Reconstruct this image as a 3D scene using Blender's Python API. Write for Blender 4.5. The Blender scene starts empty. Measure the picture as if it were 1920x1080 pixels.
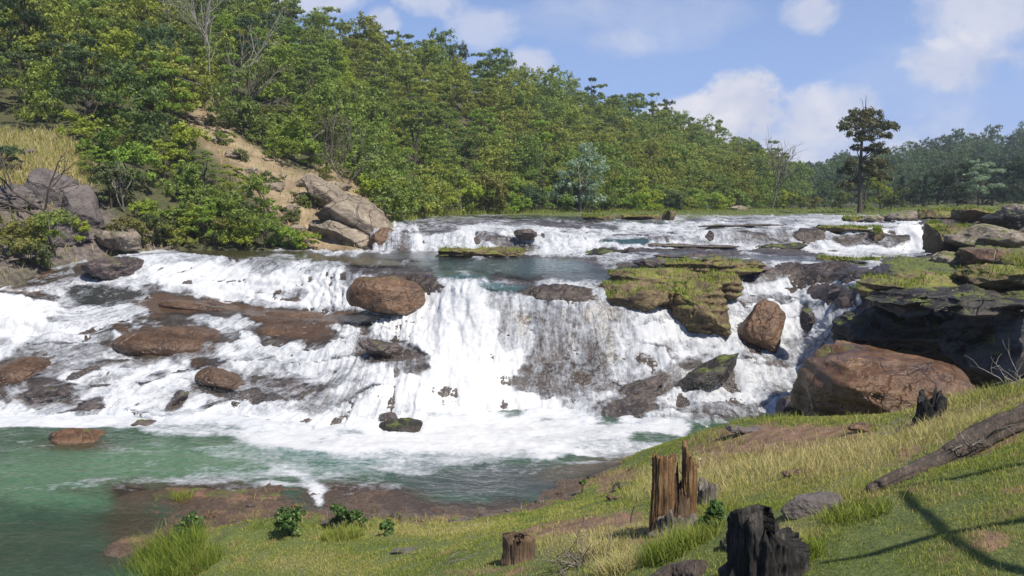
import bpy, math
import numpy as np
from mathutils import Vector
sc = bpy.context.scene
R = math.radians
# ---------------- camera ----------------
F = 1507.0; TH = math.atan(165/1507); CZ = 7.0
cam = bpy.data.cameras.new("camera"); camo = bpy.data.objects.new("camera", cam)
sc.collection.objects.link(camo); sc.camera = camo
camo.location = (0, 0, CZ); camo.rotation_euler = (math.pi/2-TH, 0, 0)
cam.sensor_width = 36; cam.lens = 36*F/1920; cam.clip_end = 3000; cam.clip_start = 0.1
# ---------------- light ----------------
SUN_EL, SUN_AZ = 55, 137         # azimuth measured from +Y (view direction) towards +X
sd = Vector((math.sin(R(SUN_AZ))*math.cos(R(SUN_EL)), math.cos(R(SUN_AZ))*math.cos(R(SUN_EL)), math.sin(R(SUN_EL))))
sl = bpy.data.lights.new("sun", 'SUN'); sl.energy = 4.9; sl.angle = R(0.5); sl.color = (1, .94, .84)
so = bpy.data.objects.new("sun", sl); sc.collection.objects.link(so)
so.rotation_euler = (-sd).to_track_quat('-Z', 'Y').to_euler()
w = bpy.data.worlds.new("World"); sc.world = w; w.use_nodes = True
sc.view_settings.view_transform = 'Standard'; sc.view_settings.look = 'None'
sc.view_settings.exposure = 0.42; sc.view_settings.gamma = 1
sc.cycles.max_bounces = 6; sc.cycles.transparent_max_bounces = 8; sc.cycles.diffuse_bounces = 2
sc.cycles.glossy_bounces = 2; sc.cycles.transmission_bounces = 2
sc.cycles.use_denoising = True

# ---------------- node helpers ----------------
def nd(nt, t, i=None, **kw):
    n = nt.nodes.new('ShaderNode'+t)
    for k, v in kw.items(): setattr(n, k, v)
    for k, v in (i or {}).items():
        s = n.inputs[k]
        if isinstance(v, bpy.types.NodeSocket): nt.links.new(v, s)
        elif isinstance(v, bpy.types.Node): nt.links.new(v.outputs[0], s)
        else:
            if hasattr(s.default_value, '__len__') and not isinstance(v, (tuple, list)): v = (v,)*len(s.default_value)
            if hasattr(s.default_value, '__len__') and len(s.default_value) == 4 and len(v) == 3: v = tuple(v)+(1,)
            s.default_value = v
    return n
def mth(nt, op, a, b=0.0, c=0.0, clamp=False):
    return nd(nt, 'Math', {0: a, 1: b, 2: c}, operation=op, use_clamp=clamp).outputs[0]
def mix(nt, f, a, b, blend='MIX'):
    n = nt.nodes.new('ShaderNodeMix'); n.data_type = 'RGBA'; n.blend_type = blend
    for s, v in ((n.inputs[0], f), (n.inputs[6], a), (n.inputs[7], b)):
        if isinstance(v, bpy.types.NodeSocket): nt.links.new(v, s)
        elif isinstance(v, bpy.types.Node): nt.links.new(v.outputs[0], s)
        else: s.default_value = (tuple(v)+(1,))[:4] if isinstance(v, (tuple, list)) else v
    return n.outputs[2]
def ramp(nt, f, stops):
    n = nd(nt, 'ValToRGB', {0: f}); e = n.color_ramp.elements
    while len(e) < len(stops): e.new(0.5)
    for el, (p, c) in zip(e, stops):
        el.position = p; el.color = (tuple(c)+(1,))[:4] if isinstance(c, (tuple, list)) else (c, c, c, 1)
    return n.outputs[0]
def noise(nt, vec, scale, detail=4, rough=.6, dist=0.0):
    i = {'Scale': scale, 'Detail': detail, 'Roughness': rough, 'Distortion': dist}
    if vec is not None: i['Vector'] = vec
    return nd(nt, 'TexNoise', i).outputs[0]
def mapped(nt, vec, s):
    return nd(nt, 'VectorMath', {0: vec, 1: s}, operation='MULTIPLY').outputs[0]
def attr(nt, name, out='Fac'):
    return nd(nt, 'Attribute', attribute_name=name).outputs[out]
def newmat(name):
    m = bpy.data.materials.new(name); m.use_nodes = True; nt = m.node_tree; nt.nodes.clear()
    o = nt.nodes.new('ShaderNodeOutputMaterial'); return m, nt, o

# ---------------- sky ----------------
nt = w.node_tree; nt.nodes.clear()
sky = nd(nt, 'TexSky', sky_type='NISHITA', sun_disc=False, sun_elevation=R(SUN_EL), sun_rotation=R(SUN_AZ), air_density=1.0, dust_density=0.6, ozone_density=2.5, altitude=1800)
tc = nd(nt, 'TexCoord').outputs['Generated']
sep = nd(nt, 'SeparateXYZ', {0: tc})
az = mth(nt, 'ARCTAN2', sep.outputs[0], sep.outputs[1]); el = mth(nt, 'ARCSINE', sep.outputs[2])
wn = noise(nt, mapped(nt, tc, (8, 8, 13)), 1.0, 8, .62, .3); wn2 = noise(nt, mapped(nt, tc, (30, 30, 44)), 1.0, 7, .65)
wob = mth(nt, 'ADD', mth(nt, 'MULTIPLY', mth(nt, 'SUBTRACT', wn, .5), 4.2), mth(nt, 'MULTIPLY', mth(nt, 'SUBTRACT', wn2, .5), 1.6))
def cloudpuff(px, py, rx, ry, dens, soft=.5):
    a0 = math.atan((px-960)/F); e0 = math.atan((375-py)/F*math.cos(a0))
    dx = mth(nt, 'DIVIDE', mth(nt, 'SUBTRACT', az, a0), rx/F); dy = mth(nt, 'DIVIDE', mth(nt, 'SUBTRACT', el, e0), ry/F)
    d = mth(nt, 'ADD', mth(nt, 'MULTIPLY', dx, dx), mth(nt, 'MULTIPLY', dy, dy))
    v = mth(nt, 'ADD', mth(nt, 'SUBTRACT', 1.35, d), wob)
    return mth(nt, 'MULTIPLY', mth(nt, 'DIVIDE', v, soft, clamp=True), dens)
cov = None
for c in [(1385, 200, 66, 60, .95, .7), (1330, 240, 105, 52, .75, .9), (1450, 275, 210, 85, .68, 1.2), (1550, 215, 80, 44, .6, .9), (1505, 35, 48, 34, .75, .9), (1800, 128, 95, 42, .75, .9),
          (1860, 20, 130, 56, .8, 1.1), (810, 10, 60, 30, .65, 1.0), (728, 52, 28, 24, .6, 1.0), (905, 66, 60, 36, .5, 1.2),
          (1180, 40, 190, 70, .36, 2.0), (990, 125, 50, 28, .7, 1.0), (560, 5, 110, 28, .65, 1.1), (1150, 95, 60, 26, .3, 1.4),
          (1790, 200, 190, 110, .3, 2.0), (1000, 320, 1300, 90, .3, 1.8), (2500, 150, 300, 90, .6, 1.2), (-300, -200, 400, 120, .5, 1.2), (900, -500, 500, 160, .5, 1.2)]:
    p = cloudpuff(*c)
    cov = p if cov is None else mth(nt, 'SUBTRACT', mth(nt, 'ADD', cov, p), mth(nt, 'MULTIPLY', cov, p))
cshade = mix(nt, ramp(nt, wn, [(.35, 0.), (.62, 1.)]), (4.6, 4.9, 6.1), (7.2, 7.0, 7.2))
hz = ramp(nt, el, [(0.0, .92), (.10, .75), (.22, .3), (.45, .05)])
skyb = mix(nt, hz, mix(nt, 1.0, sky, (.92, .96, 1.12), 'MULTIPLY'), (2.6, 3.8, 6.9))
skyc = mix(nt, mth(nt, 'MULTIPLY', cov, .95), skyb, cshade)
bg = nd(nt, 'Background', {'Color': skyc, 'Strength': 0.09})
wo = nt.nodes.new('ShaderNodeOutputWorld'); nt.links.new(bg.outputs[0], wo.inputs[0])

# ---------------- geometry helpers ----------------
ct, st = math.cos(TH), math.sin(TH)
def unproj(px, py, Y):
    px, py, Y = (np.asarray(a, float) for a in (px, py, Y))
    xv = (px-960)/F; yv = -(py-540)/F
    s = Y/(ct+yv*st)
    return np.stack([xv*s, Y+0*s, CZ+(yv*ct-st)*s], -1)
def proj(P):
    x, y, z = P[..., 0], P[..., 1], P[..., 2]-CZ
    fw = y*ct-z*st; up = y*st+z*ct; fw = np.maximum(fw, .05)
    return 960+F*x/fw, 540-F*up/fw
def _h(ix, iy, iz, seed):
    n = (ix.astype(np.int64)*374761393+iy.astype(np.int64)*668265263+iz.astype(np.int64)*2147483647+seed*974711) & 0xffffffff
    n = ((n ^ (n >> 13))*1274126177) & 0xffffffff
    n = ((n ^ (n >> 16))*2246822519) & 0xffffffff
    return ((n ^ (n >> 15)) & 0xffffff)/16777215.0
def vn(P, seed=0):
    f = np.floor(P); i = f.astype(np.int64); t = P-f; t = t*t*t*(t*(t*6-15)+10)
    r = 0
    for dx in (0, 1):
        wx = t[..., 0] if dx else 1-t[..., 0]
        for dy in (0, 1):
            wy = t[..., 1] if dy else 1-t[..., 1]
            for dz in (0, 1):
                wz = t[..., 2] if dz else 1-t[..., 2]
                r = r+wx*wy*wz*_h(i[..., 0]+dx, i[..., 1]+dy, i[..., 2]+dz, seed)
    return r*2-1
def fbm(P, octv=4, seed=0, gain=.5, ridged=False):
    r, a, tot = 0, 1.0, 0
    for o in range(octv):
        n = vn(P*(2.03**o)+o*17.3, seed+o)
        if ridged: n = 1-2*np.abs(n)
        r = r+a*n; tot += a; a *= gain
    return r/tot
def sstep(a, b, x):
    t = np.clip((x-a)/(b-a), 0, 1); return t*t*(3-2*t)
C = sc.collection
def mesh(name, V, Fc, mat, attrs=None, smooth=True, parent=None, counts=None, link=True):
    """Fc: (n,k) array of faces, or list of such arrays"""
    me = bpy.data.meshes.new(name); V = np.ascontiguousarray(V, np.float32)
    Fl = Fc if isinstance(Fc, list) else [Fc]
    Fl = [np.asarray(f, np.int32) for f in Fl if len(f)]
    idx = np.concatenate([f.ravel() for f in Fl]); tot = np.concatenate([np.full(len(f), f.shape[1], np.int32) for f in Fl])
    start = np.concatenate([[0], np.cumsum(tot)[:-1]]).astype(np.int32)
    me.vertices.add(len(V)); me.vertices.foreach_set('co', V.ravel())
    me.loops.add(len(idx)); me.loops.foreach_set('vertex_index', idx)
    me.polygons.add(len(tot)); me.polygons.foreach_set('loop_start', start); me.polygons.foreach_set('loop_total', tot)
    me.polygons.foreach_set('use_smooth', np.full(len(tot), smooth, bool))
    for k, a in (attrs or {}).items():
        a = np.asarray(a, np.float32)
        if a.ndim == 1:
            at = me.attributes.new(k, 'FLOAT', 'POINT'); at.data.foreach_set('value', a)
        else:
            at = me.attributes.new(k, 'FLOAT_VECTOR', 'POINT'); at.data.foreach_set('vector', np.ascontiguousarray(a).ravel())
    me.update(calc_edges=True); me.validate()
    for m in (mat if isinstance(mat, (list, tuple)) else [mat]): me.materials.append(m)
    o = bpy.data.objects.new(name, me)
    if link: C.objects.link(o)
    if parent: o.parent = parent
    return o
def tag(o, label=None, cat=None, group=None, kind=None):
    for k, v in (('label', label), ('category', cat), ('group', group), ('kind', kind)):
        if v: o[k] = v
    return o
def empty(name, loc):
    o = bpy.data.objects.new(name, None); C.objects.link(o); o.location = loc; o.empty_display_size = .2; return o
def gridf(nr, nc):
    a = np.arange(nr*nc).reshape(nr, nc)
    return np.stack([a[:-1, :-1], a[:-1, 1:], a[1:, 1:], a[1:, :-1]], -1).reshape(-1, 4)
def normals_grid(P):
    du = np.gradient(P, axis=1); dv = np.gradient(P, axis=0)
    n = np.cross(du, dv); n /= np.linalg.norm(n, axis=-1, keepdims=True)+1e-9
    n[n[..., 2] < 0] *= -1
    return n
def smooth_ax(A, k, axis):
    if k < 1: return A
    ker = np.hanning(2*k+3)[1:-1]; ker /= ker.sum()
    pad = [(0, 0)]*A.ndim; pad[axis] = (k, k)
    B = np.pad(A, pad, mode='edge'); out = 0
    for i, wgt in enumerate(ker):
        sl_ = [slice(None)]*A.ndim; sl_[axis] = slice(i, i+A.shape[axis]); out = out+wgt*B[tuple(sl_)]
    return out
def loft(cols, lines, rows, px0, px1, nc, ksm_c=10, ksm_r=3):
    """lines: list of arrays (ncols,2) of (py,Y); rows: rows between successive lines -> P (nr,nc,3)"""
    px = np.linspace(px0, px1, nc); L = []
    for ln in lines:
        ln = np.array(ln, float)
        py = smooth_ax(np.interp(px, cols, ln[:, 0]), ksm_c, 0); Y = smooth_ax(np.interp(px, cols, ln[:, 1]), ksm_c, 0)
        L.append(unproj(px, py, Y))
    out = []
    for a in range(len(L)-1):
        n = rows[a]
        for t in np.arange(n)/n: out.append(L[a]*(1-t)+L[a+1]*t)
    out.append(L[-1]); P = np.stack(out, 0)
    return smooth_ax(P, ksm_r, 0)
# ---------------- ellipse strokes (a patch of surface, found by where it lies) ----------------
def ellm(px, py, e, wob=0.0, feather=.35):
    cx, cy, rx, ry = e[:4]; a = R(e[4] if len(e) > 4 else 0)
    dx, dy = px-cx, py-cy; c, s = math.cos(a), math.sin(a)
    d = np.sqrt(((dx*c+dy*s)/rx)**2+((-dx*s+dy*c)/ry)**2)+wob
    return 1-sstep(1-feather, 1+feather, d), d
# ---------------- materials of rock and water ----------------
def rock_mat(name, c1, c2, c3, moss=0.0, rough=.55, scale=1.0, mosscol=((.05, .07, .012), (.13, .15, .025)), crack=.5, mossattr=False, lich=None, bump=.6):
    m, nt, o = newmat(name)
    P = nd(nt, 'NewGeometry'); pos = P.outputs['Position']; nz = nd(nt, 'SeparateXYZ', {0: P.outputs['Normal']}).outputs[2]
    n1 = noise(nt, pos, 1.1*scale, 7, .65, .4); n2 = noise(nt, mapped(nt, pos, (5, 5, 11)), scale, 5, .7, .3); n3 = noise(nt, pos, 28*scale, 4, .7)
    col = ramp(nt, mth(nt, 'ADD', mth(nt, 'MULTIPLY', n1, .6), mth(nt, 'MULTIPLY', n2, .4)), [(.36, c1), (.5, c2), (.64, c3)])
    col = mix(nt, mth(nt, 'MULTIPLY', ramp(nt, n3, [(.3, 1.), (.52, 0.)]), .55), col, (c1[0]*.45, c1[1]*.45, c1[2]*.45))
    mg = nd(nt, 'TexVoronoi', {'Vector': nd(nt, 'VectorMath', {0: pos, 1: mix(nt, 1.0, noise(nt, pos, 2*scale, 3), (1, 1, 1), 'MULTIPLY')}, operation='ADD').outputs[0], 'Scale': 1.3*scale}, feature='DISTANCE_TO_EDGE').outputs[0]
    ck = ramp(nt, mg, [(0.0, 1.), (.035, 0.)])
    col = mix(nt, mth(nt, 'MULTIPLY', ck, crack), col, (.012, .01, .008))
    if lich: col = mix(nt, mth(nt, 'MULTIPLY', ramp(nt, noise(nt, pos, 3.2*scale, 6, .7), [(.5, 0.), (.62, 1.)]), .8), col, lich)
    mf = ramp(nt, mth(nt, 'ADD', mth(nt, 'ADD', mth(nt, 'MULTIPLY', nz, .16), mth(nt, 'MULTIPLY', noise(nt, pos, 1.3*scale, 6, .75), .75)), .16*moss), [(.60, 0.), (.665, 1.)])
    if mossattr: mf = mth(nt, 'MULTIPLY', ramp(nt, mth(nt, 'ADD', attr(nt, 'moss'), mth(nt, 'SUBTRACT', n2, .5)), [(.4, 0.), (.62, 1.)]), .95)
    mc = mix(nt, ramp(nt, noise(nt, pos, 6, 5, .7), [(.35, 0.), (.65, 1.)]), *mosscol)
    col = mix(nt, mf, col, mc)
    rg = mth(nt, 'MAXIMUM', mth(nt, 'MULTIPLY', mf, .95), mth(nt, 'ADD', rough-.15, mth(nt, 'MULTIPLY', n1, .35)))
    hgt = mth(nt, 'ADD', mth(nt, 'ADD', n1, mth(nt, 'MULTIPLY', n2, .4)), mth(nt, 'SUBTRACT', mth(nt, 'MULTIPLY', n3, .12), mth(nt, 'MULTIPLY', ck, .25)))
    bp = nd(nt, 'Bump', {'Strength': bump, 'Distance': .22/scale, 'Height': hgt})
    b = nd(nt, 'BsdfPrincipled', {'Base Color': col, 'Roughness': rg, 'Normal': bp.outputs[0]})
    nt.links.new(b.outputs[0], o.inputs[0]); return m

def water_mat(name, su=3.0, sv=.75, gap=True):
    m, nt, o = newmat(name)
    fl = attr(nt, 'flow', 'Vector'); pos = nd(nt, 'NewGeometry').outputs['Position']
    foam = attr(nt, 'foam'); calm = attr(nt, 'calm')
    n1 = noise(nt, mapped(nt, fl, (su, sv, 1)), 1.0, 6, .68, .5)
    n2 = noise(nt, mapped(nt, fl, (su*4.5, sv*4.0, 1)), 1.0, 5, .72, .3)
    n3 = noise(nt, pos, 6.0, 5, .66, .3); n0 = noise(nt, pos, 1.7, 4, .6, .6)
    nn = mth(nt, 'ADD', mth(nt, 'ADD', mth(nt, 'MULTIPLY', n1, .28), mth(nt, 'MULTIPLY', n2, .22)), mth(nt, 'ADD', mth(nt, 'MULTIPLY', n3, .26), mth(nt, 'MULTIPLY', n0, .26)))
    nn = mth(nt, 'ADD', mth(nt, 'MULTIPLY', mth(nt, 'SUBTRACT', nn, .5), 4.0), .5)
    thr = mth(nt, 'SUBTRACT', 1.36, mth(nt, 'MULTIPLY', foam, 1.5))
    d = mth(nt, 'SUBTRACT', nn, thr)
    mask = mth(nt, 'ADD', mth(nt, 'DIVIDE', d, .75), .42, clamp=True)
    thick = mth(nt, 'DIVIDE', d, 1.1, clamp=True)
    fcol = mix(nt, thick, (.57, .60, .65), (.88, .885, .88))
    hf = mth(nt, 'ADD', mth(nt, 'MULTIPLY', n1, .6), mth(nt, 'ADD', mth(nt, 'MULTIPLY', n2, .35), mth(nt, 'MULTIPLY', n3, .2)))
    bf = nd(nt, 'Bump', {'Strength': .28, 'Distance': .12, 'Height': hf})
    fd = nd(nt, 'BsdfDiffuse', {'Color': fcol, 'Normal': bf.outputs[0]})
    ft = nd(nt, 'BsdfTranslucent', {'Color': fcol})
    fs = nd(nt, 'MixShader', {0: .38, 1: fd, 2: ft})
    r1 = noise(nt, mapped(nt, fl, (2.2, 1.6, 1)), 1.0, 4, .55, .6); r2 = noise(nt, mapped(nt, fl, (9, 5, 1)), 1.0, 3, .6, .4)
    bw = nd(nt, 'Bump', {'Strength': .5, 'Distance': .12, 'Height': mth(nt, 'ADD', r1, mth(nt, 'MULTIPLY', r2, .3))})
    wc = attr(nt, 'wcol', 'Vector')
    wc = mix(nt, ramp(nt, r2, [(.3, 0.), (.7, 1.)]), mix(nt, 1.0, wc, (.72, .72, .72), 'MULTIPLY'), mix(nt, 1.0, wc, (1.25, 1.25, 1.25), 'MULTIPLY'))
    ws = nd(nt, 'BsdfPrincipled', {'Base Color': wc, 'Roughness': .12, 'IOR': 1.33, 'Normal': bw.outputs[0]})
    under = ws
    if gap:
        tr = nt.nodes.new('ShaderNodeBsdfTransparent')
        gl = nd(nt, 'MixShader', {0: .05, 1: tr, 2: nd(nt, 'BsdfGlossy', {'Roughness': .4, 'Normal': bw.outputs[0]})})
        under = nd(nt, 'MixShader', {0: calm, 1: gl, 2: ws})
    f = nd(nt, 'MixShader', {0: mask, 1: under, 2: fs})
    nt.links.new(f.outputs[0], o.inputs[0]); return m

# ---------------- the river: bed and water lofted between break lines ----------------
def Yz(py, z): return (CZ-z)/math.tan(math.atan((py-540)/F)+TH)
def q(z, Y): return (540+F*math.tan(math.atan((CZ-z)/Y)-TH), Y)
COLS = [-500, 0, 150, 300, 450, 600, 700, 800, 900, 1000, 1100, 1200, 1300, 1400, 1500, 1560, 1640, 1700, 1900, 2400]
def pick(d):   # d: {px: (py,Y)} -> list on COLS
    k = sorted(d); a = np.array([d[x] for x in k], float)
    return np.stack([np.interp(COLS, k, a[:, 0]), np.interp(COLS, k, a[:, 1])], -1)
E0 = pick({-500: q(-1, 20), 1500: q(-1, 21), 1640: q(-.8, 20), 2400: q(-.5, 20)})
E1 = pick({-500: (785, Yz(785, -.1)), 0: (790, Yz(790, -.1)), 300: (800, Yz(800, -.1)), 700: (806, Yz(806, -.1)), 850: (785, Yz(785, -.1)), 1000: (775, Yz(775, -.1)), 1120: (790, Yz(790, -.1)), 1250: (806, Yz(806, -.1)), 1500: (800, Yz(800, -.1)), 1600: (800, 24), 1700: (790, 24), 2400: (790, 24)})
E2 = pick({-500: (690, 29), 0: (700, 28.4), 300: (705, 28), 600: (700, 28), 720: (690, 27.8), 800: (690, 27.6), 900: (675, 28.2), 1000: (660, 28.6), 1100: (680, 28.2), 1200: (715, 27.2), 1300: (715, 27.2), 1500: (700, 27.6), 1600: (700, 25), 1700: (705, 24.4), 2400: (705, 24.4)})
E3 = pick({-500: (590, 33), 0: (600, 33), 150: (600, 33), 300: (590, 33.4), 450: (590, 33.2), 600: (605, 32), 700: (605, 31.5), 800: (600, 30.5), 900: (565, 29.8), 1000: (560, 29.8), 1100: (566, 29.5), 1200: (570, 30), 1300: (585, 30.6), 1400: (580, 31), 1500: (580, 31), 1560: (600, 28), 1640: (600, 26), 1700: (620, 24.8), 2400: (620, 24.8)})
E3b = pick({-500: (540, 35.5), 0: (550, 35.5), 150: (560, 35.5), 300: (562, 35.5), 450: (578, 35), 600: (588, 34), 700: (590, 33), 780: (560, 32.3), 900: (537, 30.6), 1000: (542, 30.5), 1100: (546, 30.2), 1200: (545, 30.8), 1300: (530, 32), 1400: (520, 33), 1500: (525, 33), 1580: (530, 31), 1640: (536, 27), 1700: (540, 25.2), 2400: (540, 25.2)})
E4 = pick({-500: (515, 37.5), 0: (517, 38), 150: (500, 38.5), 300: (482, 39), 450: (484, 38.5), 600: (500, 36.5), 700: (512, 34.5), 800: (524, 33), 900: (520, 32.5), 1000: (528, 32), 1100: (532, 32), 1200: (524, 33), 1300: (503, 34.2), 1400: (492, 35), 1500: (490, 35), 1600: (496, 34), 1700: (516, 28), 1900: (518, 27.5), 2400: (518, 27.5)})
E5 = pick({-500: q(3.9, 42), 0: (500, 41.5), 150: (482, 42.5), 300: (471, 44.5), 600: (470, 45), 700: (474, 43.5), 1000: (483, 41), 1200: (486, 39), 1400: (480, 40), 1500: (476, 42), 1700: (480, 36), 2400: (480, 34)})
E5b = pick({-500: q(3.6, 45), 600: q(3.9, 47), 700: (470, 44.4), 860: (473, 44), 1000: (475, 43.4), 1200: (470, 43.2), 1400: (467, 44.2), 1500: (469, 44.6), 1700: (473, 43.6), 2400: (470, 40)})
E6 = pick({-500: q(3.4, 48), 600: q(3.6, 50), 700: (434, 45.7), 860: (432, 45.2), 1000: (438, 44.8), 1100: (444, 44.6), 1200: (446, 44.7), 1300: (437, 45.4), 1400: (430, 45.8), 1500: (430, 46.2), 1600: (430, 46), 1700: (424, 45.4), 1760: (424, 45), 2400: (438, 44)})
E7 = pick({-500: q(3.0, 60), 600: q(3.4, 60), 700: (418, 52), 900: (420, 52), 1200: (423, 54), 1400: (416, 56), 1600: (416, 56), 1760: (414, 54), 2400: (410, 52)})
E8 = pick({-500: q(3.0, 80), 600: q(3.4, 80), 720: (404, 66), 900: (404, 68), 1200: (403, 74), 1600: (402, 76), 1800: (398, 72), 2400: (395, 72)})
E9 = pick({-500: q(2.5, 130), 600: q(2.5, 130), 800: q(5.2, 110), 1600: q(5.6, 130), 2400: q(5.6, 130)})
E00 = pick({-500: q(-1.6, 6), 1500: q(-1.6, 6), 2400: q(-1.6, 6)})
LN = [E00, E0, E1, E2, E3, E3b, E4, E5, E5b, E6, E7, E8, E9]
# rock swells in the bed: (cx,cy,rx,ry,ang, height_m, foam_cover over it)
SW = [(205, 507, 52, 21, 0, .45, .1), (345, 575, 85, 17, 5, .12, .1), (500, 592, 95, 16, 5, .15, .08), (640, 600, 65, 13, 2, .12, .15),
      (312, 640, 92, 38, 4, .4, .22), (560, 624, 85, 20, 4, .3, .3), (420, 718, 58, 30, 10, .4, .36), (30, 703, 70, 28, 0, .4, .28),
      (85, 745, 55, 22, -12, .3, .38), (170, 768, 26, 14, -25, .3, .3), (328, 760, 26, 12, -48, .35, .15), (262, 794, 36, 12, -10, .3, .2),
      (728, 660, 68, 26, 18, .4, .5), (1050, 549, 66, 11, 2, .25, .08), (40, 560, 90, 12, 0, .1, .5),
      (1075, 665, 80, 85, -65, .15, .62), (1205, 742, 75, 28, -35, .35, .4), (1020, 715, 46, 36, -20, .2, .55),
      (1564, 558, 38, 20, 10, .4, .1), (1560, 512, 90, 13, 3, .35, .15), (1512, 600, 12, 30, 0, .2, .5),
      (1430, 520, 45, 12, 0, .1, .5), (755, 452, 20, 22, 0, .15, .62), (945, 452, 50, 12, 10, .2, .5), (1100, 425, 80, 6, 3, .1, .35),
      (1395, 440, 75, 17, 0, .1, .66), (1522, 443, 26, 13, 0, .3, .15), (1200, 500, 42, 9, -8, .2, .2), (1150, 512, 60, 6, 0, .1, .25),
      (820, 432, 30, 8, 0, .1, .5), (1280, 473, 110, 5, 2, .15, .2), (1440, 475, 120, 5, 3, .15, .15), (1620, 452, 70, 14, 0, .3, .4),
      (690, 535, 20, 15, 0, .2, .5), (770, 528, 50, 14, 8, .35, .25), (1290, 700, 20, 40, 50, .2, .5)]
# foam strokes: (cx,cy,rx,ry,ang, foam)
FO = [(75, 522, 90, 14, -12, .45), (30, 513, 75, 14, 0, .12), (100, 520, 55, 7, -12, .75), (200, 556, 85, 17, 3, .38), (330, 546, 80, 9, 5, .4),
      (50, 592, 100, 46, 12, 1.15), (160, 600, 90, 16, -6, .9), (500, 500, 45, 20, 0, .8), (566, 540, 7, 34, 22, .5),
      (400, 540, 120, 24, 12, 1.05), (600, 540, 55, 40, 0, .98), (430, 545, 160, 8, 12, 1.1),
      (400, 522, 230, 26, 6, 1.06), (600, 540, 60, 42, 0, 1.04), (250, 505, 20, 18, 0, .95),
      (120, 660, 110, 26, -12, .62), (100, 700, 120, 10, -12, .7), (480, 680, 120, 14, -22, .8), (240, 700, 100, 14, -22, .55), (200, 730, 120, 10, -20, .8), (560, 745, 70, 40, 0, .74), (500, 720, 60, 30, 0, .74),
      (650, 740, 60, 40, 0, .78), (880, 680, 110, 95, 0, 1.3), (760, 600, 100, 24, -8, 1.1), (780, 735, 80, 55, 0, 1.1), (870, 575, 45, 60, 10, 1.15),
      (965, 620, 36, 34, 0, .8), (1105, 590, 75, 24, 0, .8), (1120, 660, 40, 80, 10, .64), (1030, 640, 30, 60, 20, .56),
      (820, 640, 85, 70, 0, 1.25), (900, 755, 170, 28, 0, 1.25), (640, 795, 220, 16, 0, 1.05), (420, 797, 120, 9, 0, 1.0), (690, 770, 70, 14, 0, .95),
      (1180, 680, 50, 40, 0, .98), (1225, 610, 26, 45, 0, 1.0), (1310, 640, 50, 30, -30, .92), (1340, 610, 40, 40, 0, .95), (1250, 660, 60, 14, -25, .8),
      (1440, 720, 75, 70, -50, .88), (1500, 620, 60, 50, -60, 1.0), (1290, 795, 80, 15, 0, .62), (1140, 760, 50, 14, -30, .66), (1400, 530, 60, 30, -20, .83),
      (1510, 530, 45, 26, 0, .88), (1600, 525, 45, 20, -40, .95), (1450, 505, 55, 14, 0, .85), (1590, 495, 40, 8, 0, .3),
      (840, 452, 90, 20, 0, .93), (1060, 455, 80, 24, 0, .97), (1180, 440, 60, 10, 0, .9), (1180, 454, 55, 6, 0, .25), (1200, 466, 90, 8, 3, .95),
      (1650, 466, 180, 10, 0, 1.05), (1702, 450, 46, 24, 0, 1.35), (1590, 452, 40, 14, 0, .62), (1400, 448, 70, 14, 0, .72), (1260, 458, 50, 12, 0, .95), (1480, 455, 30, 14, 0, .9), (1300, 474, 140, 4, 0, .95), (1560, 474, 120, 5, 0, 1.05), (1330, 468, 120, 8, 0, .9), (1200, 492, 80, 9, -14, .9), (1290, 490, 50, 5, -4, .7),
      (860, 414, 130, 8, 2, .62), (1050, 417, 60, 6, 0, .6), (1420, 410, 120, 6, 0, .75), (1560, 412, 60, 6, 0, .8), (1300, 430, 60, 12, -10, .9), (1270, 414, 25, 10, 0, .8),
      (1480, 412, 60, 4, 0, .85), (1470, 435, 30, 10, -40, .8)]
# calm stretches: (cx,cy,rx,ry,ang, colour)
BR = (.075, .045, .026); DK = (.028, .03, .026); TE = (.028, .058, .062); OL = (.05, .045, .022)
CA = [(500, 480, 230, 9, 3, OL), (780, 482, 120, 9, 0, DK), (960, 502, 175, 17, 2, TE), (860, 520, 60, 14, 0, (.03, .07, .062)), (1110, 522, 110, 10, 2, DK), (930, 540, 60, 10, 0, (.05, .09, .085)),
      (30, 512, 95, 15, 0, BR), (200, 556, 95, 18, 3, DK), (40, 548, 60, 8, 0, BR), (700, 493, 90, 7, 3, OL), (1180, 454, 55, 7, 0, TE), (1350, 482, 230, 6, 2, DK), (1020, 498, 60, 12, 0, TE),
      (345, 575, 85, 17, 5, BR), (500, 592, 100, 17, 5, BR), (640, 600, 68, 14, 2, BR), (312, 640, 92, 36, 4, BR), (560, 622, 80, 16, 4, BR), (30, 703, 55, 22, 0, BR),
      (1100, 412, 240, 4, 2, DK), (1500, 407, 120, 3, 0, DK)]
def river_surface(nc, rowsc, seed):
    P = loft(COLS, LN, rowsc, -420, 2300, nc, 6, 3)
    return P
rowsW = [8, 6, 70, 80, 22, 42, 26, 14, 34, 22, 20, 6]
P0 = river_surface(1000, rowsW, 0); px0, py0 = proj(P0)
sh = P0.shape[:2]
vlen = np.concatenate([np.zeros((1, sh[1])), np.cumsum(np.linalg.norm(np.diff(P0, axis=0), axis=-1), 0)], 0); vlen = vlen-vlen[8:9]
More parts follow.
